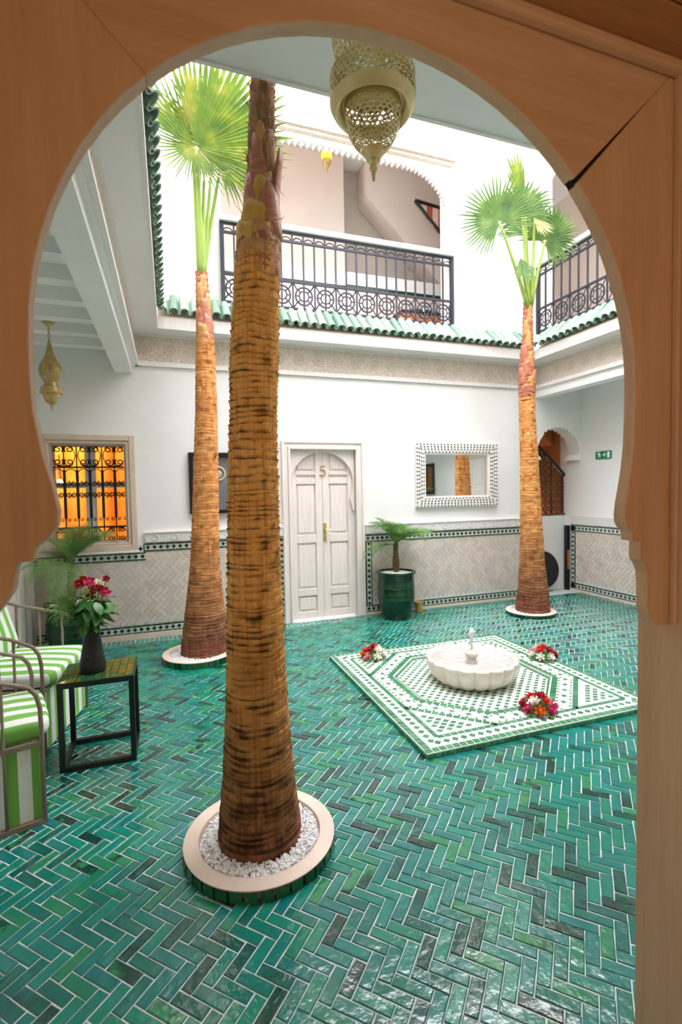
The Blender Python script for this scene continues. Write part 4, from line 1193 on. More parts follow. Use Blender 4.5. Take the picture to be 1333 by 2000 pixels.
# right palm
p3 = thing('palm_tree', 'right slim palm with several soft green fans, below the corner balcony', 'palm', (4.31, 5.08, .03))
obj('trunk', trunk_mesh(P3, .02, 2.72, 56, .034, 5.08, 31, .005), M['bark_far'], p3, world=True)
obj('upper_stem', trunk_mesh(P3, 2.7, 3.84, 32, .06, 5.08, 32, .006), M['husk_red'], p3, world=True)
for z0, w, h, lift, da, mm in ((2.66, .13, .2, .015, -.3, 'husk_red'), (2.72, .12, .24, .015, .5, 'husk_tan'), (2.82, .12, .22, .03, 1.1, 'husk_tan'), (2.86, .12, .22, .012, -.9, 'husk_red'), (2.95, .1, .2, .015, 0, 'husk_red'), (3.05, .1, .2, .015, .6, 'husk_tan'), (3.15, .1, .2, .012, -.5, 'husk_red'), (3.3, .08, .22, .012, .2, 'husk_tan'), (3.45, .08, .2, .012, -.4, 'husk_tan'), (3.6, .07, .22, .012, .4, 'husk_tan')):
    cx, r = interp(P3, z0+.02); m = MB(); shard(m, cx, 5.08, front+da-.5, z0, r, w, h, lift*.6-(r-interp(P3, z0+h)[1])*.7, .45)
    obj('leaf_base', m, M[mm], p3, smooth=True, world=True)
B3 = (4.25, 5.08, 3.8)
leaf_on(p3, (3.74, 4.95, 4.70), (4.23, 5.05, 3.8), .58, 15, -.55, M['fan_leaf2'], tilt=.15, roll=-.5, spread=270, nseg=44, droop=.3, split=.5)
leaf_on(p3, (4.20, 5.06, 4.95), (4.26, 5.08, 3.8), .74, 16, -.9, M['fan_leaf'], tilt=0, roll=-.2, spread=24, nseg=8, droop=.02, split=.8)
leaf_on(p3, (4.46, 5.02, 4.62), (4.27, 5.06, 3.8), .46, 17, -.5, M['fan_leaf2'], tilt=.3, roll=.75, spread=250, nseg=36, droop=.4)
leaf_on(p3, (4.10, 5.00, 4.86), (4.25, 5.05, 3.8), .46, 18, -.4, M['fan_leaf2'], tilt=.2, roll=-.1, spread=240, nseg=32, droop=.5)
leaf_on(p3, (4.06, 4.98, 4.35), (4.24, 5.04, 3.85), .42, 19, -.4, M['fan_leaf2'], tilt=.2, roll=3.0, spread=60, nseg=12, droop=.1)
leaf_on(p3, (4.22, 4.92, 4.80), (4.26, 5.03, 3.85), .36, 20, -.3, M['fan_leaf_dry'], tilt=.4, roll=2.75, spread=50, nseg=9, droop=.1)
leaf_on(p3, (4.38, 5.25, 4.82), (4.26, 5.1, 3.8), .5, 23, -.7, M['fan_leaf2'], tilt=-.2, roll=.3, spread=240, nseg=32, droop=.4)

# ------------------------------------------------------------------ mosaic platform and fountain
PX0, PX1, PY0, PY1 = PL
pcx, pcy = (PX0+PX1)/2, (PY0+PY1)/2
HP = .032
plat = thing('mosaic_platform', 'low square mosaic platform of green and white zellij under the fountain', 'platform', (pcx, pcy, 0))
def octo(ap):
    h = ap*math.tan(pi/8)
    return [(ap, -h), (ap, h), (h, ap), (-h, ap), (-ap, h), (-ap, -h), (-h, -ap), (h, -ap)]
hs = (PX1-PX0)/2
AI = .60
base = MB()
io, oo = octo(AI), [(hs, -hs*.4142), (hs, hs*.4142), (hs*.4142, hs), (-hs*.4142, hs), (-hs, hs*.4142), (-hs, -hs*.4142), (-hs*.4142, -hs), (hs*.4142, -hs)]
base.box(-hs, hs, -hs, hs, 0, HP-.022)
for i in range(8):
    j = (i+1) % 8
    base.xy([io[i], oo[i], oo[j], io[j]], HP-.022, HP-.003)
for sx, sy in ((1, 1), (-1, 1), (-1, -1), (1, -1)):
    tri = [(sx*hs*.4142, sy*hs), (sx*hs, sy*hs), (sx*hs, sy*hs*.4142)]
    if sx*sy > 0: tri = tri[::-1]
    base.xy(tri, HP-.022, HP-.003)
obj('white_bed', base, M['zellij_white'], plat)
small = MB()
def strip(p, q, w, t, z, solo=None, gap=.007):
    """row of green tiles of length t and width w along p-q"""
    p, q = Vector((*p, 0)), Vector((*q, 0)); d = q-p; L = d.length; d.normalize(); nrm = Vector((-d.y, d.x, 0))
    n = max(1, round(L/t)); st = L/n
    for i in range(n):
        c = p+d*(st*(i+.5))
        if solo:
            link('tile', solo, plat, (c.x, c.y, z), (RND.gauss(0, .01), RND.gauss(0, .01), atan2(d.y, d.x)))
        else:
            a = d*(st/2-gap/2); b2 = nrm*(w/2-gap/2)
            small.prism([(*(c+s1*a+s2*b2).xy, z-.006) for s1, s2 in ((-1, -1), (1, -1), (1, 1), (-1, 1))], [(*(c+s1*a+s2*b2).xy, z) for s1, s2 in ((-1, -1), (1, -1), (1, 1), (-1, 1))])
rim_me = tile_mb(.0425, .0425, .01, RND, .001, .002).mesh('tile', M['zellij_green'])
o_ = hs-.026
for p, q in (((-hs, -o_), (hs, -o_)), ((o_, -hs+.05), (o_, hs-.05)), ((hs, o_), (-hs, o_)), ((-o_, hs-.05), (-o_, -hs+.05))):
    strip(p, q, .046, .0485, HP, rim_me)
# edge tiles on the vertical side
sd = MB()
n = int(2*hs/.0485)
for i in range(n):
    a = -hs+2*hs*i/n+.002; b2 = -hs+2*hs*(i+1)/n-.002
    sd.box(a, b2, -hs-.008, -hs, .002, HP-.006).box(-hs-.008, -hs, a, b2, .002, HP-.006)
stuff(obj('edge_tile', sd, M['zellij_green'], plat))
def dmd(x, y, r, z=HP, k=1.0, rot=0):
    P = [(r, 0), (0, r*k), (-r, 0), (0, -r*k)]
    P = [(x+a*cos(rot)-b2*sin(rot), y+a*sin(rot)+b2*cos(rot)) for a, b2 in P]
    small.prism([(*p, z-.006) for p in P], [(*p, z) for p in P])
# diamonds in the white border band
bc = hs-.095
n = int(2*bc/.062)
for i in range(n):
    s = -bc+2*bc*(i+.5)/n
    for p in ((s, -bc), (s, bc), (-bc, s), (bc, s)): dmd(p[0], p[1], .024)
# second green row and the octagon rows
o2 = hs-.155
for p, q in (((-o2, -o2), (o2, -o2)), ((o2, -o2), (o2, o2)), ((o2, o2), (-o2, o2)), ((-o2, o2), (-o2, -o2))): strip(p, q, .038, .05, HP)
ao = octo(o2-.0)
for i in (1, 3, 5, 7): strip(ao[i], ao[(i+1) % 8], .045, .05, HP)
ai = octo(AI+.03)
for i in range(8): strip(ai[i], ai[(i+1) % 8], .05, .05, HP)
ai2 = octo(AI-.014)
for i in range(8): strip(ai2[i], ai2[(i+1) % 8], .022, .05, HP-.012)
# checkers in the corner triangles
g = .058
for i in range(-16, 17):
    for j in range(-24, 25):
        x, y = (i+.5*(j % 2))*g*1.25, j*g*.62
        if max(abs(x), abs(y)) < o2-.045 and abs(x)+abs(y) > o2*1.4142+.05+.01: dmd(x, y, .026, HP, .75)
# star band between the octagons
am = (AI+.03+o2)/2
for i in range(8):
    A, B = octo(am)[i], octo(am)[(i+1) % 8]
    L = hypot(B[0]-A[0], B[1]-A[1]); n = max(2, round(L/.11)); rot = atan2(B[1]-A[1], B[0]-A[0])
    for k in range(n):
        f = (k+.5)/n; x, y = A[0]+(B[0]-A[0])*f, A[1]+(B[1]-A[1])*f
        dmd(x, y, .024, HP, .9, rot)
        for s in (-1, 1):
            for q in (-.5, .0):
                dmd(x+q*.11*cos(rot)-s*.045*sin(rot), y+q*.11*sin(rot)+s*.045*cos(rot), .011, HP, 1, rot)
# sunk centre
zc = HP-.022+.005
for i in range(-16, 17):
    for j in range(-16, 17):
        x, y = (i+.5*(j % 2))*.078, j*.039
        if max(abs(x), abs(y)) < AI-.04 and abs(x)+abs(y) < (AI-.04)*1.4142 and hypot(x, y) > .25: dmd(x, y, .021, zc, .68)
stuff(obj('mosaic_tile', small, M['zellij_green'], plat))

FZ = HP-.022
ft = thing('fountain', 'round scalloped cream marble fountain bowl on the mosaic platform', 'fountain', (pcx, pcy, FZ))
lob = lambda t, f: (1+.075*abs(sin(9*t))**.55-.06) if f < .72 else 1
prof = [(.24, 0), (.285, .012), (.325, .045), (.352, .09), (.368, .14), (.375, .18), (.37, .192), (.36, .196), (.344, .19), (.332, .165), (.25, .145), (.05, .135)]
obj('bowl', MB().lathe(prof, 144, (0, 0, 0), lob, True, True), M['marble'], ft, smooth=True, sharp=60)
obj('water_surface', MB().lathe([(.343, .172), (.342, .176)], 96), M['water'], ft, smooth=True, sharp=30)
obj('spout', MB().lathe([(.05, .13), (.045, .155), (.034, .175), (.045, .185), (.054, .21), (.045, .232), (.02, .242), (.014, .25)], 20), M['marble'], ft, smooth=True)
jp = [(0, .008*sin(i*1.1), .23+i*.022) for i in range(9)]
jt = MB().tube([(.006*sin(i*1.7), .005*cos(i*2.1), .245+i*.0205) for i in range(10)], [.009, .009, .010, .010, .012, .017, .022, .024, .018, .006], 8)
R = random.Random(9)
for i in range(26): jt.ball((R.gauss(0, .02), R.gauss(0, .02), .26+R.random()*.17), R.uniform(.003, .006), 5, 4)
obj('water_jet', jt, M['froth'], ft, smooth=True)

# ------------------------------------------------------------------ flowers
def rose_mb(r, seed=0):
    R = random.Random(seed); m = MB()
    for ring, (n, rad, h, op) in enumerate(((3, .22, .95, .1), (4, .48, .92, .28), (5, .75, .8, .5), (6, 1.0, .55, .8))):
        for k in range(n):
            a = 2*pi*k/n+ring*.7+R.uniform(-.1, .1); w = 2.6/n
            vs = []
            for v in range(4):
                f = v/3
                rr = r*rad*(.35+.65*f**.7)*(1+.12*f*op); zz = r*(-.35+(h+.35)*f-.18*op*f*f)
                for u in range(4):
                    t = a+(u/3-.5)*2*w*(.55+.45*sin(pi*min(f+.25, 1)))
                    vs.append((rr*cos(t), rr*sin(t), zz-abs(u-1.5)*r*.05*f))
            m.add(vs, [(v*4+u, v*4+u+1, v*4+u+5, v*4+u+4) for v in range(3) for u in range(3)])
    m.ball((0, 0, r*.3), r*.42, 8, 5)
    return m
def leaf_mb(L, w, bend=.3):
    m = MB(); vs = []
    for k in range(6):
        f = k/5; ww = w*sin(pi*(f*.92+.06))**.8
        vs += [(L*f, -ww, -bend*L*f*f+.12*ww), (L*f, 0, -bend*L*f*f), (L*f, ww, -bend*L*f*f+.12*ww)]
    fs = []
    for k in range(5): fs += [(k*3, k*3+1, k*3+4, k*3+3), (k*3+1, k*3+2, k*3+5, k*3+4)]
    return m.add(vs, fs)
rose_me = {}
def rose(parent, col, loc, r, rot=(0, 0, 0), name='rose'):
    key = (col, r)
    if key not in rose_me: rose_me[key] = rose_mb(r, len(rose_me)).mesh('rose', M['rose_'+col], True)
    return link(name, rose_me[key], parent, loc, rot)
leaf_me = [leaf_mb(.07, .02).mesh('leaf', M['leaf'], True), leaf_mb(.055, .018, .1).mesh('leaf', M['leaf'], True)]
def posy(label, x, y, cols, seed):
    t = thing('flower_posy', label, 'flowers', (x, y, HP))
    R = random.Random(seed)
    obj('moss_ball', MB().lathe([(.06, 0), (.07, .03), (.04, .06), (.005, .07)], 12), M['leaf'], t)
    n = len(cols)
    for i, c in enumerate(cols):
        if i == 0: p = (0, 0, .085); el = 0; a = 0
        elif i < 5: a = i*pi/2+.4; p = (.045*cos(a), .045*sin(a), .07); el = .5
        else: a = i*2*pi/(n-5)+.2; p = (.082*cos(a), .082*sin(a), .035); el = 1.1
        rose(t, c, tuple(q*1.2 for q in p), .037, (0, el, a))
    for i in range(16):
        a = i*2*pi/16+R.uniform(-.1, .1)
        link('leaf', R.choice(leaf_me), t, (.075*cos(a), .075*sin(a), .02+R.random()*.015), (0, R.uniform(-.1, .25), a))
    return t
posy('posy of white and red roses on the far left corner of the mosaic platform', 1.76, 4.22, ['red', 'white', 'red', 'white', 'white', 'white', 'white', 'white', 'coral', 'coral', 'orange', 'pale'], 1)
posy('posy of red, coral and white roses right of the fountain', 3.19, 3.62, ['coral', 'white', 'coral', 'red', 'white', 'white', 'red', 'red', 'red', 'pale', 'white', 'white'], 2)
posy('posy of bright mixed roses with an orange bloom in front of the fountain', 2.40, 2.77, ['red', 'coral', 'white', 'coral', 'red', 'orange', 'pink', 'pink', 'white', 'coral', 'white', 'red', 'pink'], 3)

# ------------------------------------------------------------------ potted feather palms
def feather(L, seed, elev, droop, nl=34, ll=.2):
    R = random.Random(seed); m = MB(); pts = []; p = Vector((0, 0, 0)); a = elev; n = 14
    for i in range(n+1):
        pts.append(p.copy()); p = p+Vector((cos(a), 0, sin(a)))*(L/n); a -= droop/n*(1+i/n)
    m.tube(pts, [.005*(1-.8*i/n) for i in range(n+1)], 4)
    for k in range(nl):
        f = .15+.85*k/nl; q = f*n; i = min(int(q), n-1); b = pts[i].lerp(pts[i+1], q-i); d = (pts[i+1]-pts[i]).normalized()
        up = Vector((-d.z, 0, d.x))
        for s in (-1, 1):
            l = ll*sin(pi*(.2+.75*f))*R.uniform(.8, 1.1)
            dr = (d*.7+Vector((0, s*.75, 0))+up*R.uniform(.05, .35)).normalized()
            e = b+dr*l+Vector((0, 0, -.25*l)); c = b+dr*l*.55; w = d*.0022
            m.add([b-w, b+w, c+w, c-w, e], [(0, 1, 2, 3), (3, 2, 4)])
    return m
def potted_palm(label, x, y, potR, potH, stemH, nf, L, seed, ll=.2, box=(-9, 9, -9, 9)):
    t = thing('potted_palm', label, 'plant', (x, y, 0))
    prof = [(potR*.68, 0), (potR*.72, .02), (potR*.80, .1*potH), (potR*.93, .35*potH), (potR*.96, .42*potH), (potR*.99, .43*potH), (potR*.97, .45*potH), (potR*.97, .52*potH), (potR*1.0, .53*potH), (potR*.98, .55*potH), (potR*.97, .66*potH), (potR*1.0, .67*potH), (potR*.97, .69*potH), (potR*.94, .86*potH), (potR*.95, .94*potH), (potR*1.05, .97*potH), (potR*1.05, potH), (potR*.9, potH), (potR*.88, potH*.93)]
    pot = obj('pot', MB().lathe(prof, 40), M['pot_green'], t, smooth=True, sharp=35)
    R = random.Random(seed); pb = MB().lathe([(potR*.9, potH*.94), (.02, potH*.99)], 24); b0 = MB().ball((0, 0, 0), 1, 5, 3)
    for i in range(350):
        rr = sqrt(R.random())*potR*.87; a = R.uniform(0, 6.3); s = R.uniform(.007, .013)
        pb.add([Matrix.Translation((rr*cos(a), rr*sin(a), potH*(.985-.04*rr/potR))) @ Vector((v[0]*s*1.3, v[1]*s, v[2]*s*.8)) for v in b0.v], b0.f)
    stuff(obj('pebbles', pb, M['pebble'], pot))
    st = MB(); zs = potH*.95
    st.lathe([(.03+.012*sin(min(1, i/10)*pi)-.0*i + (.004 if i % 2 else 0), zs+stemH*i/16) for i in range(17)], 14)
    obj('stem', st, M['scaly'], t)
    top = zs+stemH
    for k in range(nf):
        a = k*2.399+seed; e = .1+1.3*((k*.618) % 1)
        l = L*R.uniform(.8, 1.1)
        ca, sa = cos(a), sin(a)
        for d_, room in ((ca, box[1]-x if ca > 0 else x-box[0]), (sa, box[3]-y if sa > 0 else y-box[2])):
            if abs(d_)*l*.8 > room-.05: e = max(e, 1.2); l = min(l, max(.26, (room-.04)/(abs(d_)*.7)))
        obj('frond', feather(l, seed*50+k, e, .7+R.random()*.5, 40, min(ll, l*.36)), M['feather'], t, loc=(0, 0, top-.02), rot=(0, 0, a))
    return t
potted_palm('feather palm in a green glazed pot beside the white door', 2.648, 5.575, .235, .585, .38, 36, .52, 3, .2, (-9, 9, -9, 5.83))
potted_palm('feather palm in a green glazed pot behind the far armchair', -.93, 5.40, .24, .56, .42, 34, .54, 5, .2, (-1.34, 9, -9, 5.83))
potted_palm('feather palm in a green pot on the right, seen only in the mirror', 5.40, 1.5, .27, .95, .45, 20, .6, 8, .22, (-9, 5.83, 1.0, 9))
cd = thing('candle_holder', 'small gold candle holder on the floor beside the green pot', 'candle holder', (3.04, 5.72, 0))
cu_ = obj('cup', MB().lathe([(.05, 0), (.054, .01), (.05, .03), (.05, .11), (.062, .12), (.062, .135), (.05, .135), (.048, .06)], 20), M['candle'], cd, smooth=True, sharp=40)
obj('candle', MB().lathe([(.042, .05), (.042, .1), (.01, .105)], 14), M['sign_white'], cu_)

# ------------------------------------------------------------------ armchairs
def rbox(x0, x1, y0, y1, z0, z1, r, dome=.02, n=8):
    """soft cushion box"""
    m = MB(); 
    def sup(t, p): c, s = cos(t), sin(t); return (math.copysign(abs(c)**p, c), math.copysign(abs(s)**p, s))
    hx, hy, hz = (x1-x0)/2, (y1-y0)/2, (z1-z0)/2; N_ = 48; prof = [(-1, .90), (-.8, .975), (-.4, 1), (.4, 1), (.8, .975), (.98, .9), (1.0+dome/hz*.5, .6), (1.0+dome/hz, .02)]
    vs = [(( x0+x1)/2, (y0+y1)/2, z0)]
    for zf, rf in prof:
        for i in range(N_):
            a, b = sup(2*pi*i/N_, .28); vs.append(((x0+x1)/2+hx*a*rf, (y0+y1)/2+hy*b*rf, (z0+z1)/2+hz*zf))
    fs = []
    for k in range(len(prof)-1):
        for i in range(N_): fs.append((1+k*N_+i, 1+k*N_+(i+1) % N_, 1+(k+1)*N_+(i+1) % N_, 1+(k+1)*N_+i))
    for i in range(N_): fs.append((0, 1+(i+1) % N_, 1+i))
    fs.append(tuple(1+(len(prof)-1)*N_+i for i in range(N_)))
    return m.add(vs, fs)
def armchair(label, loc, rz, w, d):
    """faces +x; origin at the floor under the seat centre"""
    t = thing('armchair', label, 'armchair', loc, rz)
    zs, zc = .40, .50
    sk = obj('skirt', MB().box(-d/2+.01, d/2-.005, -w/2+.014, w/2-.014, .012, zs), M['stripe'], t, bevel=.012)
    sk.data.materials.append(M['stripe_side'])
    for p in sk.data.polygons:
        if abs(p.normal.y) > .9: p.material_index = 1
    obj('seat_cushion', rbox(-d/2+.02, d/2+.045, -w/2+.016, w/2-.016, zs+.01, zc, .03), M['stripe'], t, smooth=True)
    def arm(y):
        P = [(-d/2, y, 0), (-d/2, y, .60), (-d/2-.02, y, .84), (-d/2+.05, y, .835), (-d/4, y, .80), (0, y, .765), (d/4-.02, y, .735), (d/2-.10, y, .705), (d/2-.045, y, .68), (d/2-.015, y, .635), (d/2-.002, y, .57), (d/2, y, .45), (d/2, y, .0)]
        obj('arm_frame', MB().tube(P, .011, 7), M['cane'], t, smooth=True)
        for x in (-d/4, 0, d/4): obj('arm_spindle', MB().tube([(x, y, 0 if x == d/4 else zs-.01), (x, y, .80 if x < 0 else .762 if x == 0 else .735)], .008, 6), M['cane'], t, smooth=True)
        obj('arm_rail', MB().box(-d/2, d/2, y-.009, y+.009, zs-.012, zs+.012), M['cane'], t)
        obj('base_rail', MB().box(-d/2, d/2, y-.011, y+.011, .0, .022), M['cane'], t)
    arm(-w/2); arm(w/2)
    obj('back_frame', MB().tube([(-d/2-.02, -w/2, .84), (-d/2-.05, -w/4, .90), (-d/2-.055, 0, .915), (-d/2-.05, w/4, .90), (-d/2-.02, w/2, .84)], .011, 7), M['cane'], t, smooth=True)
    for k in range(1, 6):
        y = -w/2+w*k/6; obj('back_spindle', MB().tube([(-d/2, y, zs), (-d/2-.045, y, .89)], .008, 6), M['cane'], t, smooth=True)
    obj('front_rail', MB().box(d/2-.01, d/2+.008, -w/2, w/2, zs-.01, zs+.008), M['cane'], t)
    return t
def place_chair(label, c1, ang, w, d):
    """c1 = near front corner on the floor"""
    fx, fy = cos(ang), sin(ang); lx, ly = -sin(ang), cos(ang)
    return armchair(label, (c1[0]-fx*d/2+lx*w/2, c1[1]-fy*d/2+ly*w/2, 0), ang, w, d), fx, fy, lx, ly
ch1 = place_chair('nearest green striped armchair with metal arms at the left edge', (-.625, 2.715), radians(16.5), .56, .62)
ch2 = place_chair('farther green striped armchair with a back cushion, behind the side table', (-.77, 3.42), radians(-11), .70, .62)
c2 = ch2[0]
cu = thing('back_cushion', 'green striped cushion leaning on the back of the farther armchair', 'cushion', (c2.location.x-.2*ch2[1], c2.location.y-.2*ch2[2]+.0, .505), radians(-11))
cm = rbox(-.21, .21, -.29, .29, -.055, .055, .03, .03)
cm.xf(Matrix.Translation((0.0, 0, .20)) @ Matrix.Rotation(radians(74), 4, 'Y'))
obj('cover', cm, M['stripe'], cu, smooth=True)
obj('piping', MB().tube([(.19*c_, .27*s_, 0) for c_, s_ in ((math.copysign(abs(cos(a))**.3, cos(a)), math.copysign(abs(sin(a))**.3, sin(a))) for a in [i*pi/16 for i in range(32)])], .006, 4, True).xf(Matrix.Translation((0.0, 0, .20)) @ Matrix.Rotation(radians(74), 4, 'Y')), M['stripe'], cu)

# ------------------------------------------------------------------ side table, vase, bouquet
TX0, TX1, TY0, TY1, TZ = -.645, -.235, 3.16, 3.53, .52
tb = thing('side_table', 'black square metal side table with a green and gold tiled top', 'table', ((TX0+TX1)/2, (TY0+TY1)/2, 0))
w_ = .03
for x in (TX0, TX1-w_):
    for y in (TY0, TY1-w_): obj('leg', MB().box(x, x+w_, y, y+w_, 0, TZ), M['black'], tb, world=True, bevel=.002)
for z in (0, TZ-w_):
    for y in (TY0, TY1-w_): obj('rail', MB().box(TX0+w_, TX1-w_, y, y+w_, z, z+w_), M['black'], tb, world=True, bevel=.002)
    for x in (TX0, TX1-w_): obj('rail', MB().box(x, x+w_, TY0+w_, TY1-w_, z, z+w_), M['black'], tb, world=True, bevel=.002)
obj('top_bed', MB().box(TX0+.006, TX1-.006, TY0+.006, TY1-.006, TZ-.02, TZ-.002), M['black'], tb, world=True)
R = random.Random(2); nx, ny = 9, 5
tm = [tile_mb((TX1-TX0-.012)/nx-.003, (TY1-TY0-.012)/ny-.003, .008, R, .001, .0015).mesh('tile', M['tabletile']) for _ in range(5)]
for i in range(nx):
    for j in range(ny):
        o = link('tile', R.choice(tm), tb, (TX0+.006+(TX1-TX0-.012)*(i+.5)/nx-tb.location.x, TY0+.006+(TY1-TY0-.012)*(j+.5)/ny-tb.location.y, TZ+.003), (R.gauss(0, .01), R.gauss(0, .01), 0))
VX, VY, VZ = -.475, 3.33, TZ+.004
vs_ = thing('vase', 'tall black ribbed vase on the side table', 'vase', (VX, VY, VZ))
vp = [(.070, 0), (.074, .01), (.073, .04), (.066, .09), (.056, .15), (.048, .21), (.044, .27), (.045, .32), (.048, .345), (.044, .345), (.038, .30), (.036, .2)]
obj('body', MB().lathe(vp, 40), M['vase'], vs_, smooth=True)
bq = thing('bouquet', 'bouquet of red, pink and white roses with leaves in the black vase', 'flowers', (VX, VY, VZ+.30))
bz = VZ+.30
RS = [('red', -.528, 1.062, .033), ('red', -.51, 1.085, .026), ('pink', -.468, 1.076, .032), ('red', -.448, 1.030, .032), ('white', -.420, 1.06, .032), ('pink', -.390, 1.005, .034), ('dark', -.473, .985, .028), ('red', -.412, 1.035, .02), ('red', -.38, 1.085, .022)]
R = random.Random(3)
for c, x, z, r in RS:
    dy = R.uniform(-.05, .02)
    rose(bq, c, (x-VX, dy, z-bz), r, (.9, R.uniform(-.3, .3), R.uniform(-.3, .3)))
    obj('stem', MB().tube([(0.3*(x-VX), dy*.3, -.12), (.6*(x-VX), dy*.6, (z-bz)*.5), (x-VX, dy, z-bz)], .003, 4), M['petiole'], bq)
big = [leaf_mb(.085, .028, .3).mesh('leaf', M['leaf'], True), leaf_mb(.07, .022, .5).mesh('leaf', M['leaf'], True)]
for i in range(80):
    a = R.uniform(0, 6.28); z = R.uniform(-.02, .15); rr = R.uniform(.01, .04+.45*max(0, z))
    link('leaf', R.choice(big), bq, (rr*cos(a), rr*sin(a), z), (R.uniform(-.6, .6), R.uniform(-.6, .7), a+R.uniform(-.4, .4)))
for x, z, a in ((.09, .07, 0), (.1, .03, .2), (.08, .0, -.3), (.12, .055, .1)):
    link('leaf', leaf_mb(.075, .026, .2).mesh('leaf', M['fan_leaf'], True), bq, (x-.03, -.04, z), (-.5, R.uniform(-.3, .6), a))
for k in range(3):
    fm = fan_leaf(.17, 80+k, spread=190, nseg=20, droop=.4, split=.22)
    fm.xf(Matrix.Translation((-.06-.025*k, -.05-.02*k, .09+.03*k)) @ Matrix.Rotation(-.7-.35*k, 4, 'Y') @ Matrix.Rotation(.4, 4, 'X'))
    obj('palm_leaf', fm, M['feather'], bq)
obj('palm_leaf', fan_leaf(.15, 90, spread=40, nseg=5, droop=.1, split=.6).xf(Matrix.Translation((-.05, -.02, .17)) @ Matrix.Rotation(.95, 4, 'Y')), M['fan_leaf_dry'], bq)

# ------------------------------------------------------------------ lanterns
def pierced(prof, nu, hole=.6, seed=0, jig=.15, n2=8):
    """surface of revolution with a round-ish hole in every cell (staggered rows)"""
    R = random.Random(seed); m = MB()
    for k in range(len(prof)-1):
        (r0, z0), (r1, z1) = prof[k], prof[k+1]
        off = .5*(k % 2)
        for i in range(nu):
            u0, u1 = (i+off)/nu, (i+1+off)/nu
            def P(u, v):
                r = r0+(r1-r0)*v; t = 2*pi*(u0+(u1-u0)*u); return (r*cos(t), r*sin(t), z0+(z1-z0)*v)
            h = hole*R.uniform(1-jig, 1+jig)/2
            outer = [(0, 0), (.5, 0), (1, 0), (1, .5), (1, 1), (.5, 1), (0, 1), (0, .5)]
            inner = [(.5+h*1.0*a, .5+h*1.0*b) for a, b in ((-.62, -.62), (0, -1), (.62, -.62), (1, 0), (.62, .62), (0, 1), (-.62, .62), (-1, 0))]
            vs = [P(*q) for q in outer]+[P(*q) for q in inner]
            m.add(vs, [(q, (q+1) % 8, 8+(q+1) % 8, 8+q) for q in range(8)])
    return m
def sub(prof, n):
    out = []
    for a, b in zip(prof[:-1], prof[1:]):
        for i in range(n): out.append((a[0]+(b[0]-a[0])*i/n, a[1]+(b[1]-a[1])*i/n))
    return out+[prof[-1]]
def solid(o, th):
    s = o.modifiers.new('solidify', 'SOLIDIFY'); s.thickness = th; s.offset = 0; return o
# big pierced brass lantern under the near ceiling
LX, LY, LZ = .652, 1.5, 2.59
la = thing('hanging_lantern', 'large pierced brass lantern hanging just beyond the arch top', 'lantern', (LX, LY, LZ))
obj('finial', MB().lathe([(.002, 0), (.006, .005), (.005, .015), (.008, .022), (.006, .03), (.012, .034), (.014, .043), (.009, .051), (.012, .054), (.014, .06), (.022, .064), (.024, .075), (.03, .08), (.033, .088), (.037, .094)], 16), M['brass'], la, smooth=True, sharp=50)
cone = sub([(.036, .092), (.060, .118), (.078, .15), (.087, .185), (.090, .215)], 3)
solid(obj('lower_basket', pierced(cone, 26, .86, 1, .3), M['brass'], la), .0016)
obj('collar', MB().lathe([(.090, .214), (.091, .236), (.096, .238), (.10, .226), (.112, .212), (.120, .212), (.128, .222), (.136, .24)], 48, cap0=False, cap1=False), M['brass'], la, smooth=True, sharp=50)
solid(obj('drum_band', pierced(sub([(.136, .24), (.136, .315)], 5), 46, .82, 2, .35), M['brass'], la), .0016)
obj('shoulder', MB().lathe([(.137, .315), (.128, .322), (.085, .327), (.082, .345), (.088, .35)], 48, cap0=False, cap1=False), M['brass'], la, smooth=True, sharp=50)
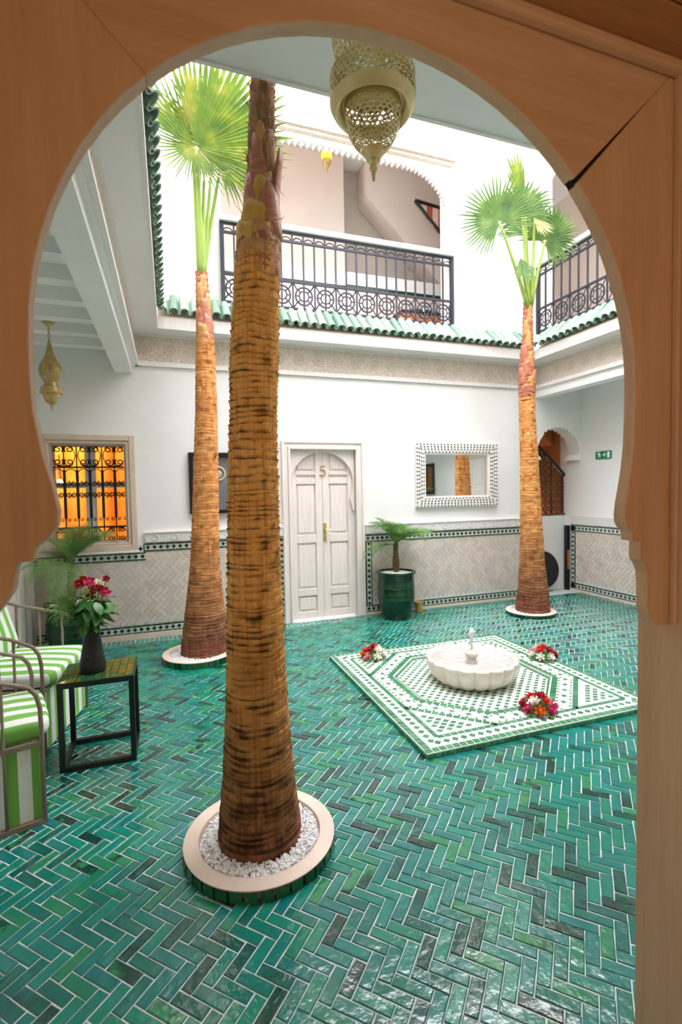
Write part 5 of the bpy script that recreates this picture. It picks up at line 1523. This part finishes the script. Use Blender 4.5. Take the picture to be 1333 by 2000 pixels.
solid(obj('upper_basket', pierced(sub([(.082, .345), (.118, .39), (.128, .44), (.12, .49), (.09, .54), (.05, .58)], 3), 32, .78, 3, .35), M['brass'], la), .0016)
obj('neck', MB().lathe([(.05, .58), (.02, .62), (.015, 3.345-LZ-.02), (.05, 3.345-LZ)], 16), M['brass'], la, smooth=True)

l2 = thing('hanging_lantern', 'slim gold lantern on a chain under the left gallery beams', 'lantern', (-.92, 4.8, 2.315))
obj('finial', MB().lathe([(.002, 0), (.006, .02), (.01, .04), (.02, .065)], 10), M['brass_dull'], l2, smooth=True)
solid(obj('lower_bowl', pierced(sub([(.018, .062), (.045, .08), (.062, .12), (.066, .15)], 3), 20, .4, 5), M['brass_dull'], l2), .002)
obj('collar', MB().lathe([(.066, .15), (.088, .152), (.09, .165), (.082, .17), (.08, .2), (.06, .205), (.052, .24), (.05, .25)], 24, cap0=False, cap1=False), M['brass_dull'], l2, smooth=True, sharp=50)
solid(obj('upper_bulb', pierced(sub([(.05, .25), (.078, .29), (.088, .335), (.08, .385), (.055, .43), (.032, .48), (.018, .54), (.010, .60)], 3), 22, .4, 6), M['brass_dull'], l2), .002)
ch = MB()
for k in range(5): ch.tube([(.009*cos(q*pi/4) if k % 2 else 0, 0 if k % 2 else .009*cos(q*pi/4), .615+k*.022+.015*sin(q*pi/4)) for q in range(8)], .003, 4, True)
obj('chain', ch, M['brass_dull'], l2)
obj('ceiling_rose', MB().lathe([(.008, .71), (.02, .72), (.035, .735), (.05, .745)], 16), M['brass_dull'], l2, smooth=True)

l3 = thing('hanging_lantern', 'small amber glass lantern glowing in the upper gallery', 'lantern', (2.14, 6.5, 5.89))
obj('cap', MB().lathe([(.004, 0), (.02, .05), (.05, .1), (.065, .15)], 12), M['brass_dull'], l3, smooth=True)
gl_ = obj('glass', MB().lathe([(.065, .15), (.072, .22), (.06, .3), (.035, .34)], 16), M['amber'], l3, smooth=True)
obj('bulb', MB().ball((0, -.075, .26), .022, 8, 6, (1, .4, 1.8)), M['bulb'], gl_)
obj('hanging_rod', MB().tube([(0, 0, .34), (0, 0, .61)], .006, 6), M['brass_dull'], l3)
